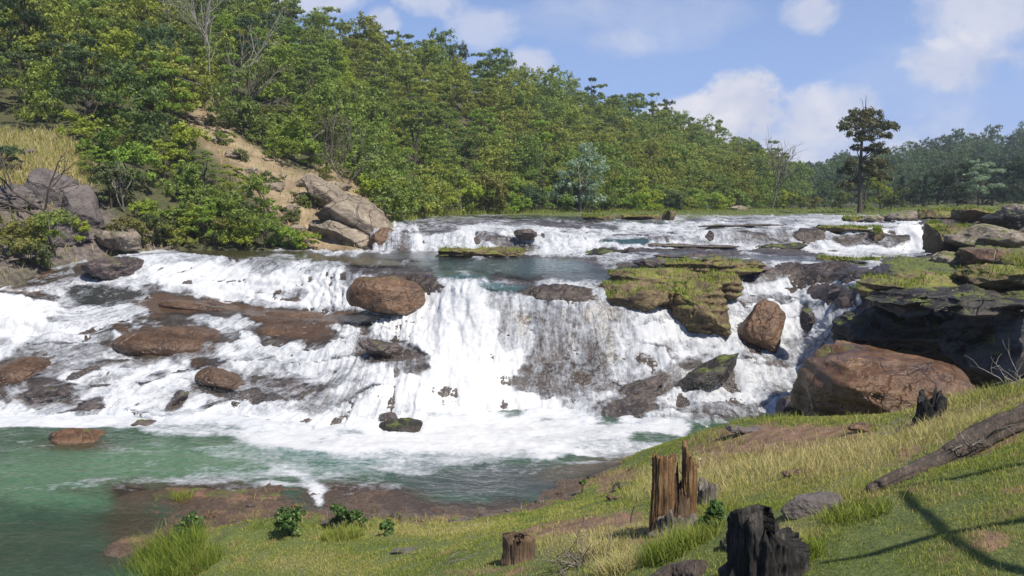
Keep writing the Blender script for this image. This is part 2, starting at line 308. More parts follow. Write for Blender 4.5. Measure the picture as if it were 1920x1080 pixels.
# small irregular steps of rock that break the slopes
stA = (1-sstep(700, 830, px0))*sstep(598, 625, py0)+.55*sstep(1170, 1230, px0)*(1-sstep(1600, 1650, px0))*sstep(500, 530, py0)+.45*sstep(690, 740, px0)*sstep(470, 455, py0)*sstep(404, 415, py0)
stA = stA*sstep(808, 790, py0)
ph_ = vlen*.52+1.5*fbm(P0*np.array([.28, .5, 0]), 4, 111); s_ = ph_ % 1; sid = fbm(np.stack([P0[..., 0]*.5, np.floor(ph_)*3.3, 0*s_], -1), 2, 113)
STEP = stA*np.clip(.75+sid, .15, 1.5)
P0 = P0+(STEP*.42*(sstep(.6, .98, s_)-s_))[..., None]*np.array([0, .25, .97])
N0 = normals_grid(P0); px0, py0 = proj(P0)
# water sheds sideways on the broad cascade on the near side of the brown terrace
skew = .9*(1-sstep(560, 800, px0))
FLOW = np.stack([P0[..., 0]+skew*vlen*-1.0, vlen*(1+1.1*(1-sstep(560, 800, px0))*sstep(500, 600, py0)), 0*vlen], -1)
wobl = fbm(np.stack([px0/38, py0/22, 0*px0], -1), 4, 5)*.8
def paint(base, strokes, idx, wob=wobl, feather=.35):
    f = base.copy()
    for e in strokes:
        m, _ = ellm(px0, py0, e, wob, feather); f = f*(1-m)+e[idx]*m
    return f
foam = np.full(sh, .9)
foam = paint(foam, [(900, 506, 270, 25, 1, .35), (500, 480, 230, 8, 3, .0), (780, 484, 120, 10, 0, .16), (960, 500, 180, 18, 2, .24), (860, 520, 60, 12, 0, .3), (1110, 520, 110, 10, 2, .25), (920, 541, 110, 10, 0, .62), (1350, 482, 230, 6, 2, .3), (1100, 412, 420, 9, 0, .45)], 5)
foam = paint(foam, FO, 5)
foam = paint(foam, SW, 6, feather=.25)
foam = np.where(foam < 1.02, foam-.18*sstep(.2, .6, foam), foam)
foam += .12*fbm(FLOW*np.array([1.2, .25, 1]), 3, 9)+.30*np.minimum(fbm(FLOW*np.array([.5, .28, 1])+7, 4, 19, .6), .1)*sstep(1.15, .8, foam)
foam = foam+STEP*(.22*sstep(.3, .55, s_)-.36*(1-sstep(.12, .34, s_)))*sstep(1.3, 1.0, foam)
wob2 = wobl+.75*fbm(np.stack([px0/70, py0/16, 0*px0], -1), 3, 66)
calm = np.zeros(sh); wcol = np.broadcast_to(np.array(DK), sh+(3,)).copy()
for e in CA:
    m, _ = ellm(px0, py0, e, wob2*.9 if e[1] > 530 else wobl*.6, .4); calm = np.maximum(calm, m); wcol = wcol*(1-m[..., None])+np.array(e[5])*m[..., None]
calm = np.clip(calm, 0, 1)
# water relief: ropes and lumps along the flow
lump = fbm(FLOW*np.array([1.6, .5, 1]), 5, 21, .55); rope = fbm(FLOW*np.array([6, 1.3, 1]), 4, 31, .6, True); fine = fbm(P0*9, 3, 41, .6)
amp = sstep(.3, .9, foam)*np.clip(vlen*0+1, 0, 1)
edge = sstep(0, 3, vlen)
far = np.clip(P0[..., 1]/30, .8, 2)
dW = .05+amp*(.26*lump+.05*rope+.022*fine)+(1-amp)*(.02*lump)
wave, _ = ellm(px0, py0, (40, 590, 90, 30, 10)); dW += wave*.35
jet, _ = ellm(px0, py0, (860, 570, 45, 60, 12)); dW += jet*.12
PW = P0+N0*dW[..., None]
# bed relief
strat = np.abs(((P0[..., 2]+.3*fbm(P0*.7, 2, 3))*2.2) % 1-.5)
dB = -.10+.20*fbm(P0*np.array([.8, .8, 1.4]), 5, 51)+.07*fbm(P0*5, 3, 52, .6, True)+.05*strat
moss = np.zeros(sh)
rel = fbm(P0*np.array([1.6, 1.6, 2.5]), 4, 61)
swell = np.zeros(sh)
for e in SW:
    cx, cy, rx, ry, a, h, fv = e
    m, d = ellm(px0, py0, (cx, cy, rx*1.05, ry*1.1, a), wobl*.5, .5)
    swell = np.maximum(swell, m*h*(.75+.5*rel)*(.0 if fv > .3 else .7))
film = paint(np.zeros(sh), [(e[0], e[1], e[2]*1.1, e[3]*1.2, e[4], 1.0) for e in CA[12:18]]+[(430, 640, 210, 45, 5, .8)], 5)
lf = sstep(700, 640, px0); swm = sstep(.02, .12, swell)*lf
film = np.maximum(film, swm)
dB = dB*(1-.75*film)-.03*film; dB = dB+swell*(.95-.35*lf)+np.where(swell > .01, .05, 0)*(1-lf)
dW2 = dW+np.where(film > .0, film*(np.maximum(dB+.03, dW)-dW)*.9, 0)
PW = P0+N0*dW2[..., None]
# dry side beyond the chute: ledges with grass and bare rock
xr = np.interp(py0, [380, 400, 480, 488, 520, 600, 640, 760, 820], [1600, 1730, 1755, 1650, 1645, 1600, 1570, 1500, 1480])+wobl*22
dry = sstep(-25, 25, px0-xr)
led = fbm(P0*np.array([.35, .35, .8]), 4, 71)
terr = P0[..., 2]+led*.5
stepz = (np.floor(terr*1.6)+sstep(.25, .75, (terr*1.6) % 1))/1.6-led*.5-P0[..., 2]
PB = P0+N0*dB[..., None]
PB[..., 2] += dry*(.22+.35*np.clip(led, -.6, 1)+.8*stepz*(P0[..., 1] > 26.0))
far_grass = sstep(407, 402, py0)*(px0 > 640)
PB[..., 2] += far_grass*.25
moss = np.clip(dry*(.42+.55*fbm(P0*np.array([.5, .5, .5]), 3, 81))*sstep(.5, .8, N0[..., 2]), 0, 1)
moss = np.maximum(moss, far_grass)
for e in [(1600, 488, 55, 9, 0), (1700, 500, 90, 12, 0), (1700, 540, 80, 9, 0), (1860, 470, 70, 14, 0), (1800, 560, 100, 10, 0), (1330, 495, 100, 16, 0), (1240, 412, 60, 8, 0), (1100, 404, 400, 4, 0), (1650, 405, 120, 8, 0)]:
    m, _ = ellm(px0, py0, e, wobl, .4); moss = np.maximum(moss, m*.9)
M_bed = rock_mat("wet_bed_rock", (.022, .016, .012), (.062, .045, .034), (.12, .092, .072), rough=.34, mossattr=True, scale=.9)
bed = mesh("riverbed", PB.reshape(-1, 3), gridf(*sh), M_bed, {'moss': moss.ravel()}); tag(bed, kind='structure')
M_wat = water_mat("white_water")
keep = (dry < .5) & (P0[..., 2] > -.4) & (py0 > 396) & ~((px0 < 690+wobl*20) & (P0[..., 1] > 44.5))
fk = keep.ravel()[gridf(*sh)].all(1)
wat = mesh("cascade_water", PW.reshape(-1, 3), gridf(*sh)[fk], M_wat, {'foam': foam.ravel(), 'calm': calm.ravel(), 'flow': FLOW.reshape(-1, 3), 'wcol': wcol.reshape(-1, 3)})
tag(wat, kind='structure')

# ---------------- plunge pool ----------------
xs = np.arange(-40, 12, .085); ys = 7.0*(1.0+np.linspace(0, 1, 300))**2.0; ys = ys[ys < 27.6]
GX, GY = np.meshgrid(xs, ys); PP = np.stack([GX, GY, 0*GX], -1); ppx, ppy = proj(PP)
pw = fbm(np.stack([ppx/60, ppy/18, 0*ppx], -1), 4, 15)*.6
pf = np.zeros(GX.shape)
def ppaint(f, e):
    m, _ = ellm(ppx, ppy, e, pw, .45); return f*(1-m)+e[5]*m
for e in [(560, 875, 360, 50, -2, .36), (300, 790, 900, 16, 1, .95), (560, 838, 160, 16, 4, .6), (-100, 780, 400, 20, 0, 1.), (450, 812, 220, 16, 4, .72), (620, 830, 130, 26, 6, .85), (900, 815, 330, 50, 0, 1.15), (1130, 815, 160, 24, -3, .95), (1180, 835, 100, 18, 0, .75), (1230, 822, 50, 9, 0, .35),
          (780, 862, 160, 16, 0, .68), (760, 880, 50, 10, 5, .75), (480, 850, 170, 12, 4, .5), (200, 905, 130, 8, -3, .42), (60, 915, 60, 6, 0, .4), (430, 893, 140, 10, -4, .55), (560, 880, 100, 12, 10, .6), (530, 908, 60, 6, 5, .7),
          (580, 903, 30, 14, 35, .75), (594, 924, 9, 24, -18, .95), (970, 880, 160, 8, 0, .35), (1080, 866, 60, 5, 0, .5), (150, 835, 150, 12, 2, .3), (700, 905, 60, 8, 6, .4)]:
    pf = ppaint(pf, e)
wc = np.broadcast_to(np.array((.034, .072, .042)), GX.shape+(3,)).copy()
for e in [(300, 870, 420, 40, -3, (.075, .14, .082)), (100, 930, 260, 34, -3, (.06, .125, .068)), (80, 1010, 260, 60, 0, (.036, .075, .04)), (60, 1070, 300, 45, 0, (.03, .06, .032)), (650, 850, 130, 26, 0, (.05, .12, .09)),
          (950, 905, 200, 34, 0, (.04, .05, .045)), (1130, 875, 100, 24, -8, (.075, .062, .04)), (390, 930, 170, 28, 3, (.085, .045, .022)), (700, 935, 130, 26, 8, (.075, .045, .025)), (250, 1000, 60, 50, 0, (.04, .04, .016)), (870, 955, 200, 14, 0, (.06, .045, .03)), (150, 832, 70, 14, 0, (.05, .045, .025))]:
    m, _ = ellm(ppx, ppy, e, pw*.8, .6); wc = wc*(1-m[..., None])+np.array(e[5])*m[..., None]
shal = np.zeros(GX.shape)
for e in [(390, 940, 190, 34, 3, .75), (700, 945, 150, 30, 6, .75), (900, 962, 200, 24, 0, .75), (260, 1010, 70, 50, 0, .6), (1120, 900, 90, 22, -20, .6), (110, 1010, 210, 60, 0, .4)]:
    m, _ = ellm(ppx, ppy, e, pw*.8, .6); shal = np.maximum(shal, m*e[5])
am = sstep(.3, .9, pf)
FP = np.stack([GY, GX+.35*GY, 0*GX], -1)
PP[..., 2] = .03*fbm(FP*np.array([1.2, .5, 1]), 4, 25)+.014*fbm(FP*np.array([5, 2.5, 1]), 3, 26)+am*(.12*fbm(FP*np.array([1.3, .7, 1]), 4, 27)+.04*fbm(PP*7, 3, 28))+.05*sstep(24, 27, GY)
M_pool = water_mat("pool_water", 1.6, .55)
pool = mesh("pool_water", PP.reshape(-1, 3), gridf(*GX.shape), M_pool, {'foam': pf.ravel(), 'calm': 1-shal.ravel(), 'flow': FP.reshape(-1, 3), 'wcol': wc.reshape(-1, 3)})
tag(pool, kind='structure')

# ---------------- spray thrown off the falls ----------------
rng = np.random.default_rng(7)
fl_ = foam.ravel(); okp = np.where(keep.ravel() & (fl_ > .85))[0]
wgt = (sstep(.85, 1.2, fl_[okp])+.25)*(1.0-.6*sstep(30, 45, P0.reshape(-1, 3)[okp, 1])); wgt /= wgt.sum()
idx = rng.choice(okp, 42000, p=wgt)
cP = PW.reshape(-1, 3)[idx]+N0.reshape(-1, 3)[idx]*(rng.exponential(.07, (len(idx), 1))+.01)+rng.normal(0, .05, (len(idx), 3))
def scatter_tris(cP, size, rng, stretch=1.0):
    n = len(cP); t = rng.normal(size=(n, 3, 3)); t /= np.linalg.norm(t, axis=-1, keepdims=True)
    V = cP[:, None]+t*size[:, None, None]*np.array([1, 1, stretch]); return V.reshape(-1, 3), np.arange(n*3).reshape(n, 3)
bi = rng.choice(np.where(keep.ravel() & (py0.ravel() > 700) & (py0.ravel() < 800) & (fl_ > .6))[0], 80000)
bP = PW.reshape(-1, 3)[bi]+rng.exponential(.26, (80000, 1))*np.array([0, -.6, 1])+rng.normal(0, .14, (80000, 3)); cP = np.concatenate([cP, bP])
V_, F_ = scatter_tris(cP, np.concatenate([rng.uniform(.005, .016, 42000), rng.uniform(.003, .009, 80000)]), rng, 1.5)
m, nt, o = newmat("spray"); nt.links.new(nd(nt, 'BsdfDiffuse', {'Color': (.92, .93, .94)}).outputs[0], o.inputs[0])
tag(mesh("water_spray", V_, F_, m, smooth=False), 'white drops thrown up along the cascades', 'spray', kind='stuff')
# ---------------- plants ----------------
def leaf_mat(name, cols, tint=True, rough=.6, trans=.35, dead=None):
    m, nt, o = newmat(name)
    r = attr(nt, 'rnd')
    col = ramp(nt, r, [(i/(len(cols)-1), c) for i, c in enumerate(cols)])
    if tint:
        t = nd(nt, 'ObjectInfo').outputs['Random'] if tint == 'object' else attr(nt, 'tint')
        tc_ = ramp(nt, t, [(0, (.55, .68, .72)), (.25, (.9, .95, .8)), (.5, (.85, 1.02, .8)), (.75, (1.22, 1.14, .75)), (1, (1.05, .95, .75))])
        col = mix(nt, 1.0, col, tc_, 'MULTIPLY')
    d = nd(nt, 'BsdfPrincipled', {'Base Color': col, 'Roughness': rough, 'Specular IOR Level': .3})
    t = nd(nt, 'BsdfTranslucent', {'Color': mix(nt, 1.0, col, (1.3, 1.25, .6), 'MULTIPLY')})
    s = nd(nt, 'MixShader', {0: trans, 1: d, 2: t}); nt.links.new(s.outputs[0], o.inputs[0]); return m
def bark_mat(name, c1, c2):
    m, nt, o = newmat(name); pos = nd(nt, 'NewGeometry').outputs['Position']
    n = noise(nt, mapped(nt, pos, (14, 14, 3)), 1.0, 5, .7)
    b = nd(nt, 'BsdfPrincipled', {'Base Color': ramp(nt, n, [(.35, c1), (.65, c2)]), 'Roughness': .9, 'Normal': nd(nt, 'Bump', {'Strength': .6, 'Distance': .04, 'Height': n}).outputs[0]})
    nt.links.new(b.outputs[0], o.inputs[0]); return m
G1 = [(.100, .132, .034), (.170, .212, .052), (.25, .30, .08), (.34, .37, .13)]
G2 = [(.120, .170, .030), (.205, .275, .045), (.295, .375, .07), (.38, .44, .11)]
GD = [(.034, .06, .034), (.062, .10, .055), (.10, .15, .08), (.16, .21, .11)]
GS = [(.14, .21, .15), (.21, .30, .21), (.30, .40, .29), (.40, .50, .38)]
GO = [(.085, .10, .036), (.14, .155, .055), (.20, .21, .08), (.27, .26, .11)]
GDD = [(.012, .026, .018), (.025, .048, .032), (.05, .08, .052), (.10, .14, .09)]
ML = {'deep': leaf_mat('leaf_deep', GDD, 'object'), 'mid': leaf_mat('leaf_mid', G1, 'object'), 'bright': leaf_mat('leaf_bright', G2, 'object'), 'dark': leaf_mat('leaf_dark', GD, 'object'),
      'silver': leaf_mat('leaf_silver', GS, None), 'olive': leaf_mat('leaf_olive', GO, 'object'), 'lone': leaf_mat('leaf_lone', [(.035, .045, .02), (.075, .085, .034), (.13, .13, .055), (.20, .18, .08)], None)}
MLs = {k: leaf_mat('wood_'+k, g, 'attr') for k, g in (('mid', G1), ('dark', GD))}
MB = {'brown': bark_mat('bark_brown', (.035, .026, .02), (.10, .08, .06)), 'pale': bark_mat('bark_pale', (.17, .15, .12), (.42, .38, .32)), 'twig': bark_mat('twig_grey', (.10, .085, .065), (.24, .21, .17))}
def tube(path, rad, k=6):
    path = np.asarray(path, float); n = len(path); rad = np.broadcast_to(rad, (n,))
    T = np.gradient(path, axis=0); T /= np.linalg.norm(T, axis=1, keepdims=True)+1e-9
    ref = np.where(np.abs(T[:, 2:3]) > .9, np.array([[1., 0, 0]]), np.array([[0, 0, 1.]]))
    A = np.cross(T, ref); A /= np.linalg.norm(A, axis=1, keepdims=True)+1e-9; B = np.cross(T, A)
    th = np.arange(k)/k*2*np.pi
    V = path[:, None]+rad[:, None, None]*(A[:, None]*np.cos(th)[None, :, None]+B[:, None]*np.sin(th)[None, :, None])
    V = V.reshape(-1, 3); i = np.arange(n-1)[:, None]*k; j = np.arange(k)[None]; j2 = (j+1) % k
    return V, np.stack([i+j, i+j2, i+k+j2, i+k+j], -1).reshape(-1, 4)
def merge(parts):
    Vs, Fs, off = [], [], 0
    for V, Fq in parts: Vs.append(V); Fs.append(Fq+off); off += len(V)
    return np.concatenate(Vs), np.concatenate(Fs)
def branch(rng, p, d, L, r, depth, out, up=.25, spread=.7, kids=(2, 4), n=6, wig=.25):
    pts = [np.array(p, float)]; d = np.array(d, float)
    for i in range(n-1):
        d = d+rng.normal(0, wig, 3)*.5; d[2] += up*.12; d /= np.linalg.norm(d); pts.append(pts[-1]+d*L/(n-1))
    out.append(tube(pts, np.linspace(r, r*.45, n), 6 if r > .05 else 4))
    ends = [pts[-1]]
    if depth > 0:
        for c in range(rng.integers(*kids)+1):
            i = rng.integers(2, n); nd_ = d+rng.normal(0, spread, 3); nd_[2] += up; nd_ /= np.linalg.norm(nd_)
            ends += branch(rng, pts[i], nd_, L*rng.uniform(.45, .72), r*.5, depth-1, out, up, spread, kids, n, wig)
    return ends
def crown(rng, blobs, nsub, nleaf, s, jit=.35, flat=.8):
    c, rnd = [], []; b = np.array(blobs, float)
    nb = len(b)
    sub = rng.normal(size=(nb, nsub, 3)); sub /= np.linalg.norm(sub, axis=-1, keepdims=True)
    sub[..., 2] = np.where(sub[..., 2] < -.35, -sub[..., 2]*.5, sub[..., 2])
    sub = b[:, None, :3]+sub*b[:, None, 3:6]*rng.uniform(.55, 1.0, (nb, nsub, 1))
    sub = sub.reshape(-1, 3); sr = np.repeat(b[:, 3:6].mean(1)*jit, nsub)*rng.uniform(.6, 1.3, nb*nsub)
    tone = rng.uniform(0, 1, nb*nsub)*.5
    dl = rng.normal(size=(len(sub), nleaf, 3)); dl /= np.linalg.norm(dl, axis=-1, keepdims=True)
    rr = rng.uniform(.3, 1.05, (len(sub), nleaf, 1))
    P = sub[:, None]+dl*rr*sr[:, None, None]*np.array([1, 1, flat])
    N = dl*1.2+rng.normal(0, .38, dl.shape)+np.array([0, 0, .45])
    P = P.reshape(-1, 3); N = N.reshape(-1, 3); N /= np.linalg.norm(N, axis=1, keepdims=True)
    rv = (np.repeat(tone, nleaf)+rng.uniform(0, .5, len(P)))
    U = np.cross(N, rng.normal(size=N.shape)); U /= np.linalg.norm(U, axis=1, keepdims=True); W = np.cross(N, U)
    sz = s*rng.uniform(.5, 1.3, (len(P), 1)); U = U*sz; W = W*sz*.62
    V = np.stack([P-U, P-W*.8, P+U, P+W*.8], 1).reshape(-1, 3)
    return V, np.arange(len(V)).reshape(-1, 4), np.repeat(rv, 4)
def blobs_for(kind, rng, H, Rr):
    B = []
    if kind == 'round':
        for i in range(11):
            z = rng.uniform(.35, .95); a = rng.uniform(0, 2*np.pi); prof = math.sqrt(max(.05, 1-((z-.58)/.48)**2)); r = Rr*prof*rng.uniform(.3, .75)
            q_ = Rr*rng.uniform(.28, .48); B.append((r*math.cos(a), r*math.sin(a), z*H, q_, q_, q_*.75))
        B += [(Rr*.4*math.cos(a_), Rr*.4*math.sin(a_), .25*H, Rr*.35, Rr*.35, Rr*.3) for a_ in (0, 2, 4)]
    elif kind == 'layer':
        for i in range(12):
            z = .35+.6*i/11; a = i*2.4+rng.uniform(-.5, .5); r = Rr*(1.05-.75*(z-.3))*rng.uniform(.35, .85)
            q_ = Rr*rng.uniform(.3, .5)*(1.2-.5*z); B.append((r*math.cos(a), r*math.sin(a), z*H+rng.uniform(-.1, .1), q_, q_, q_*.38))
    elif kind == 'tall':
        for i in range(8):
            z = rng.uniform(.6, .97); a = rng.uniform(0, 6.3); r = Rr*rng.uniform(.1, .6)
            q_ = Rr*rng.uniform(.28, .45); B.append((r*math.cos(a), r*math.sin(a), z*H, q_, q_, q_*.6))
    elif kind == 'cone':
        for i in range(16):
            z = .12+.86*i/15; a = i*2.4; rad = Rr*(1.05-z)*1.0; r = rad*rng.uniform(.3, .75); q_ = .18*Rr+.38*rad
            B.append((r*math.cos(a), r*math.sin(a), z*H, q_, q_, q_*.7))
    elif kind == 'shrub':
        for i in range(9):
            z = rng.uniform(.18, .78); a = rng.uniform(0, 6.3); r = Rr*math.sqrt(max(.05, 1-z*z))*rng.uniform(.2, .8)
            q_ = Rr*rng.uniform(.26, .42); B.append((r*math.cos(a), r*math.sin(a), z*H, q_, q_, q_*.7))
    return B
def trunk_for(rng, H, Rr, B, r0):
    out = []; top = np.array([rng.normal(0, .04*H), rng.normal(0, .04*H), H*.82])
    pts = [np.array([0, 0, -.6])+(top-np.array([0, 0, -.6]))*t+np.array([math.sin(t*5), math.cos(t*4), 0])*.03*H*t for t in np.linspace(0, 1, 9)]
    out.append(tube(pts, np.linspace(r0, r0*.3, 9), 7))
    for b in B:
        t = min(max(b[2]/H*.75-.05, .12), .85); st_ = pts[int(t*8)]; e = np.array(b[:3]); mid = (st_+e)/2+np.array([0, 0, -.04*H])
        out.append(tube([st_, mid, e], [r0*.38, r0*.25, r0*.12], 5))
    return merge(out)
rngT = np.random.default_rng(11)
PROTO = {}
def proto(key, kind, H, Rr, nsub, nleaf, s, bark='brown', r0=None, jit=.35, flat=.8):
    B = blobs_for(kind, rngT, H, Rr); V, Fq, rv = crown(rngT, B, nsub, nleaf, s, jit, flat)
    tm = trunk_for(rngT, H, Rr, B, r0 or .022*H)
    PROTO[key] = dict(H=H, R=Rr, V=V, F=Fq, r=rv, T=tm, bark=bark, me={})
for i in range(3): proto('round%d' % i, 'round', 6, 2.6, 18, 42, .088)
for i in range(2): proto('layer%d' % i, 'layer', 6, 2.9, 18, 42, .085)
for i in range(2): proto('tall%d' % i, 'tall', 8, 2.2, 16, 34, .095)
for i in range(2): proto('cone%d' % i, 'cone', 11, 3.0, 14, 34, .16)
for i in range(3): proto('shrub%d' % i, 'shrub', 2.6, 1.9, 16, 36, .072)
PROTO['shrub0']['bark'] = 'twig'
for i in range(2): proto('low%d' % i, 'round', 6.5, 3.4, 14, 17, .16)
def plant(key, mat, loc, s, rz, name, label, cat, group=None, sz=1.0):
    p = PROTO[key]; e = empty(name, loc); e.rotation_euler[2] = rz; e.scale = (s, s, s*sz)
    tag(e, label, cat, group)
    if mat not in p['me']: p['me'][mat] = None
    def child(nm, k, mk):
        me = p['me'].get(k)
        if me is None:
            o = mk(); p['me'][k] = o; o.parent = e; return o
        o = me.copy(); C.objects.link(o); o.parent = e; return o
    child('crown' if 'shrub' not in key else 'foliage', mat, lambda: mesh('crown' if 'shrub' not in key else 'foliage', p['V'], p['F'], ML[mat], {'rnd': p['r']}, smooth=False))
    child('trunk' if 'shrub' not in key else 'stem', 'trunk', lambda: mesh('trunk' if 'shrub' not in key else 'stem', p['T'][0], p['T'][1], MB[p['bark']]))
    return e

# ---------------- wooded hillside ----------------
HC = [-900, -500, 0, 150, 300, 450, 600, 660, 700, 740, 800, 1000, 1200, 1300, 1400, 1500]
def pickh(d):
    k = sorted(d); a = np.array([d[x] for x in k], float)
    return np.stack([np.interp(HC, k, a[:, 0]), np.interp(HC, k, a[:, 1])], -1)
H0 = pickh({-900: (640, 30), -500: (590, 32), 0: (523, 36), 150: (497, 39.5), 300: (474, 43.5), 450: (470, 45), 600: (470, 45), 700: (466, 45.2), 740: (430, 51), 800: (406, 64), 1000: (403, 76), 1200: (401, 84), 1400: (398, 105), 1500: (396, 130)})
H1 = pickh({-900: (500, 34), -500: (470, 36), 0: (440, 40), 150: (430, 42), 300: (436, 46), 450: (440, 47), 600: (436, 47.5), 660: (420, 48), 700: (415, 50), 740: (402, 56), 800: (394, 70), 1000: (392, 82), 1200: (391, 92), 1400: (391, 116), 1500: (392, 145)})
H2 = pickh({-900: (330, 40), -500: (320, 42), 0: (310, 45), 150: (320, 46), 300: (340, 51), 450: (330, 53), 600: (350, 56), 700: (365, 62), 800: (360, 80), 1000: (362, 94), 1200: (366, 112), 1400: (374, 135), 1500: (385, 160)})
H3 = pickh({-900: (150, 52), -500: (170, 52), 0: (210, 54), 150: (215, 56), 300: (220, 62), 450: (215, 66), 600: (250, 75), 700: (280, 82), 800: (285, 95), 1000: (300, 112), 1200: (322, 132), 1400: (345, 155), 1500: (375, 180)})
H4 = pickh({-900: (-60, 70), -500: (-10, 68), 0: (60, 68), 150: (60, 72), 300: (75, 80), 450: (90, 84), 600: (150, 95), 700: (180, 102), 800: (205, 110), 1000: (235, 130), 1200: (272, 150), 1400: (318, 180), 1500: (362, 200)})
H5 = pickh({-900: (-200, 85), -500: (-150, 85), 0: (-90, 85), 300: (-30, 92), 480: (50, 98), 600: (108, 108), 700: (135, 114), 860: (160, 122), 960: (190, 132), 1100: (222, 148), 1250: (258, 168), 1330: (285, 180), 1400: (312, 190), 1460: (345, 205), 1500: (362, 215)})
H6 = H5*np.array([1, 1.25])+np.array([14, 0])
PH = loft(HC, [H0, H1, H2, H3, H4, H5, H6], [16, 24, 28, 26, 22, 10], -880, 1495, 420, 6, 3)
NH = normals_grid(PH)
PH = PH+NH*(.35*fbm(PH*.35, 4, 91)+.12*fbm(PH*1.5, 3, 92))[..., None]*sstep(0, 12, np.arange(PH.shape[0]))[:, None, None]
PH[0, :, 2] -= .8; PH[0, :, 1] -= .6
hx, hy = proj(PH)
def poly(px, py, pts):
    ins = np.zeros(np.shape(px), bool); n = len(pts)
    for i in range(n):
        x1, y1 = pts[i]; x2, y2 = pts[(i+1) % n]
        if y1 == y2: continue
        c = ((y1 > py) != (y2 > py)) & (px < (x2-x1)*(py-y1)/(y2-y1)+x1); ins ^= c
    return ins
SCAR = [(350, 200), (410, 205), (450, 262), (520, 300), (575, 330), (600, 300), (650, 330), (700, 375), (745, 415), (712, 474), (590, 474), (560, 440), (500, 385), (440, 330), (390, 280), (345, 235)]
CLEAR = [(-300, 250), (0, 245), (60, 250), (120, 262), (165, 300), (175, 350), (215, 410), (330, 445), (340, 490), (0, 540), (-300, 560)]
hw = fbm(np.stack([hx/30, hy/22, 0*hx], -1), 4, 95)
def sm(mask): return smooth_ax(smooth_ax(mask.astype(float), 3, 0), 3, 1)
soil = np.clip(sm(poly(hx+hw*25, hy+hw*18, SCAR))*1.3, 0, 1)
dryg = np.clip(sm(poly(hx+hw*20, hy+hw*14, [(-300, 250), (0, 245), (60, 250), (120, 262), (165, 300), (175, 350), (150, 340), (100, 320), (60, 350), (0, 345), (-300, 350)]))*1.2, 0, 1)
rocky = np.clip(sm(poly(hx, hy, CLEAR))*(1-dryg), 0, 1)
m, nt, o = newmat("hill_ground")
pos = nd(nt, 'NewGeometry').outputs['Position']
n1 = noise(nt, pos, .6, 6, .65); n2 = noise(nt, pos, 3.5, 6, .7)
gr = mix(nt, ramp(nt, n2, [(.35, 0.), (.65, 1.)]), (.035, .042, .014), (.09, .085, .035))
so_ = mix(nt, ramp(nt, n1, [(.38, 0.), (.62, 1.)]), (.19, .135, .078), (.36, .275, .17)); so_ = mix(nt, ramp(nt, n2, [(.55, 0.), (.68, .8)]), so_, (.09, .075, .035))
dg = mix(nt, ramp(nt, n2, [(.35, 0.), (.65, 1.)]), (.22, .15, .06), (.40, .31, .15))
rk = mix(nt, ramp(nt, n2, [(.35, 0.), (.6, 1.)]), (.05, .04, .035), (.17, .14, .12))
col = mix(nt, attr(nt, 'soil'), gr, so_); col = mix(nt, attr(nt, 'dry'), col, dg); col = mix(nt, attr(nt, 'rk'), col, rk)
b = nd(nt, 'BsdfPrincipled', {'Base Color': col, 'Roughness': .95, 'Normal': nd(nt, 'Bump', {'Strength': .8, 'Distance': .4, 'Height': mth(nt, 'ADD', n1, mth(nt, 'MULTIPLY', n2, .4))}).outputs[0]})
nt.links.new(b.outputs[0], o.inputs[0])
tag(mesh("hill", PH.reshape(-1, 3), gridf(*PH.shape[:2]), m, {'soil': soil.ravel(), 'dry': dryg.ravel(), 'rk': rocky.ravel()}), kind='structure')
HP = PH.reshape(-1, 3); hpx, hpy = hx.ravel(), hy.ravel()
dA = np.linalg.norm(np.cross(np.gradient(PH, axis=1), np.gradient(PH, axis=0)), axis=-1).ravel()
bad = poly(hpx, hpy, SCAR) | poly(hpx, hpy, CLEAR)
rr = np.random.default_rng(5)
def poisson(cand, dist_of, n_max, taken):
    out = []; taken = list(taken)
    T = np.array([t[:3] for t in taken]) if taken else np.zeros((0, 3)); TR = np.array([t[3] for t in taken]) if taken else np.zeros(0)
    for c in cand:
        p = HP[c]; d = dist_of(c)
        if len(T) and (((T-p)**2).sum(1) < ((d+TR)/2)**2).any(): continue
        T = np.vstack([T, p]); TR = np.append(TR, d); out.append(c)
        if len(out) >= n_max: break
    return out, [tuple(a)+(b_,) for a, b_ in zip(T, TR)]
def zone(i):
    x, y, Y = hpx[i], hpy[i], HP[i, 1]
    if x < 330 and y < 260: return 'steep'
    if 150 < x < 600 and y > 225: return 'slide'
    if y > 372 and x > 690: return 'shore'
    return 'mid' if Y < 100 else 'far'
inview = (hpx > -60) & (hpx < 1500) & (hpy > -60)
row_of = np.repeat(np.arange(PH.shape[0]), PH.shape[1]); front = row_of < 118
hide = (HP[:, 1] < 62) & (poly(hpx, hpy-28, SCAR) | poly(hpx, hpy-55, SCAR))
cand = np.where(inview & ~bad & ~hide & (row_of > 3) & (HP[:, 1] < 108) & front)[0]
cand = rr.choice(cand, min(6000, len(cand)), replace=False, p=dA[cand]/dA[cand].sum())
def dist1(i):
    z = zone(i); return {'steep': 3.6, 'slide': 2.0, 'shore': 2.6, 'mid': 3.3, 'far': 3.5}[z]
ch, taken = poisson(cand, dist1, 285, [])
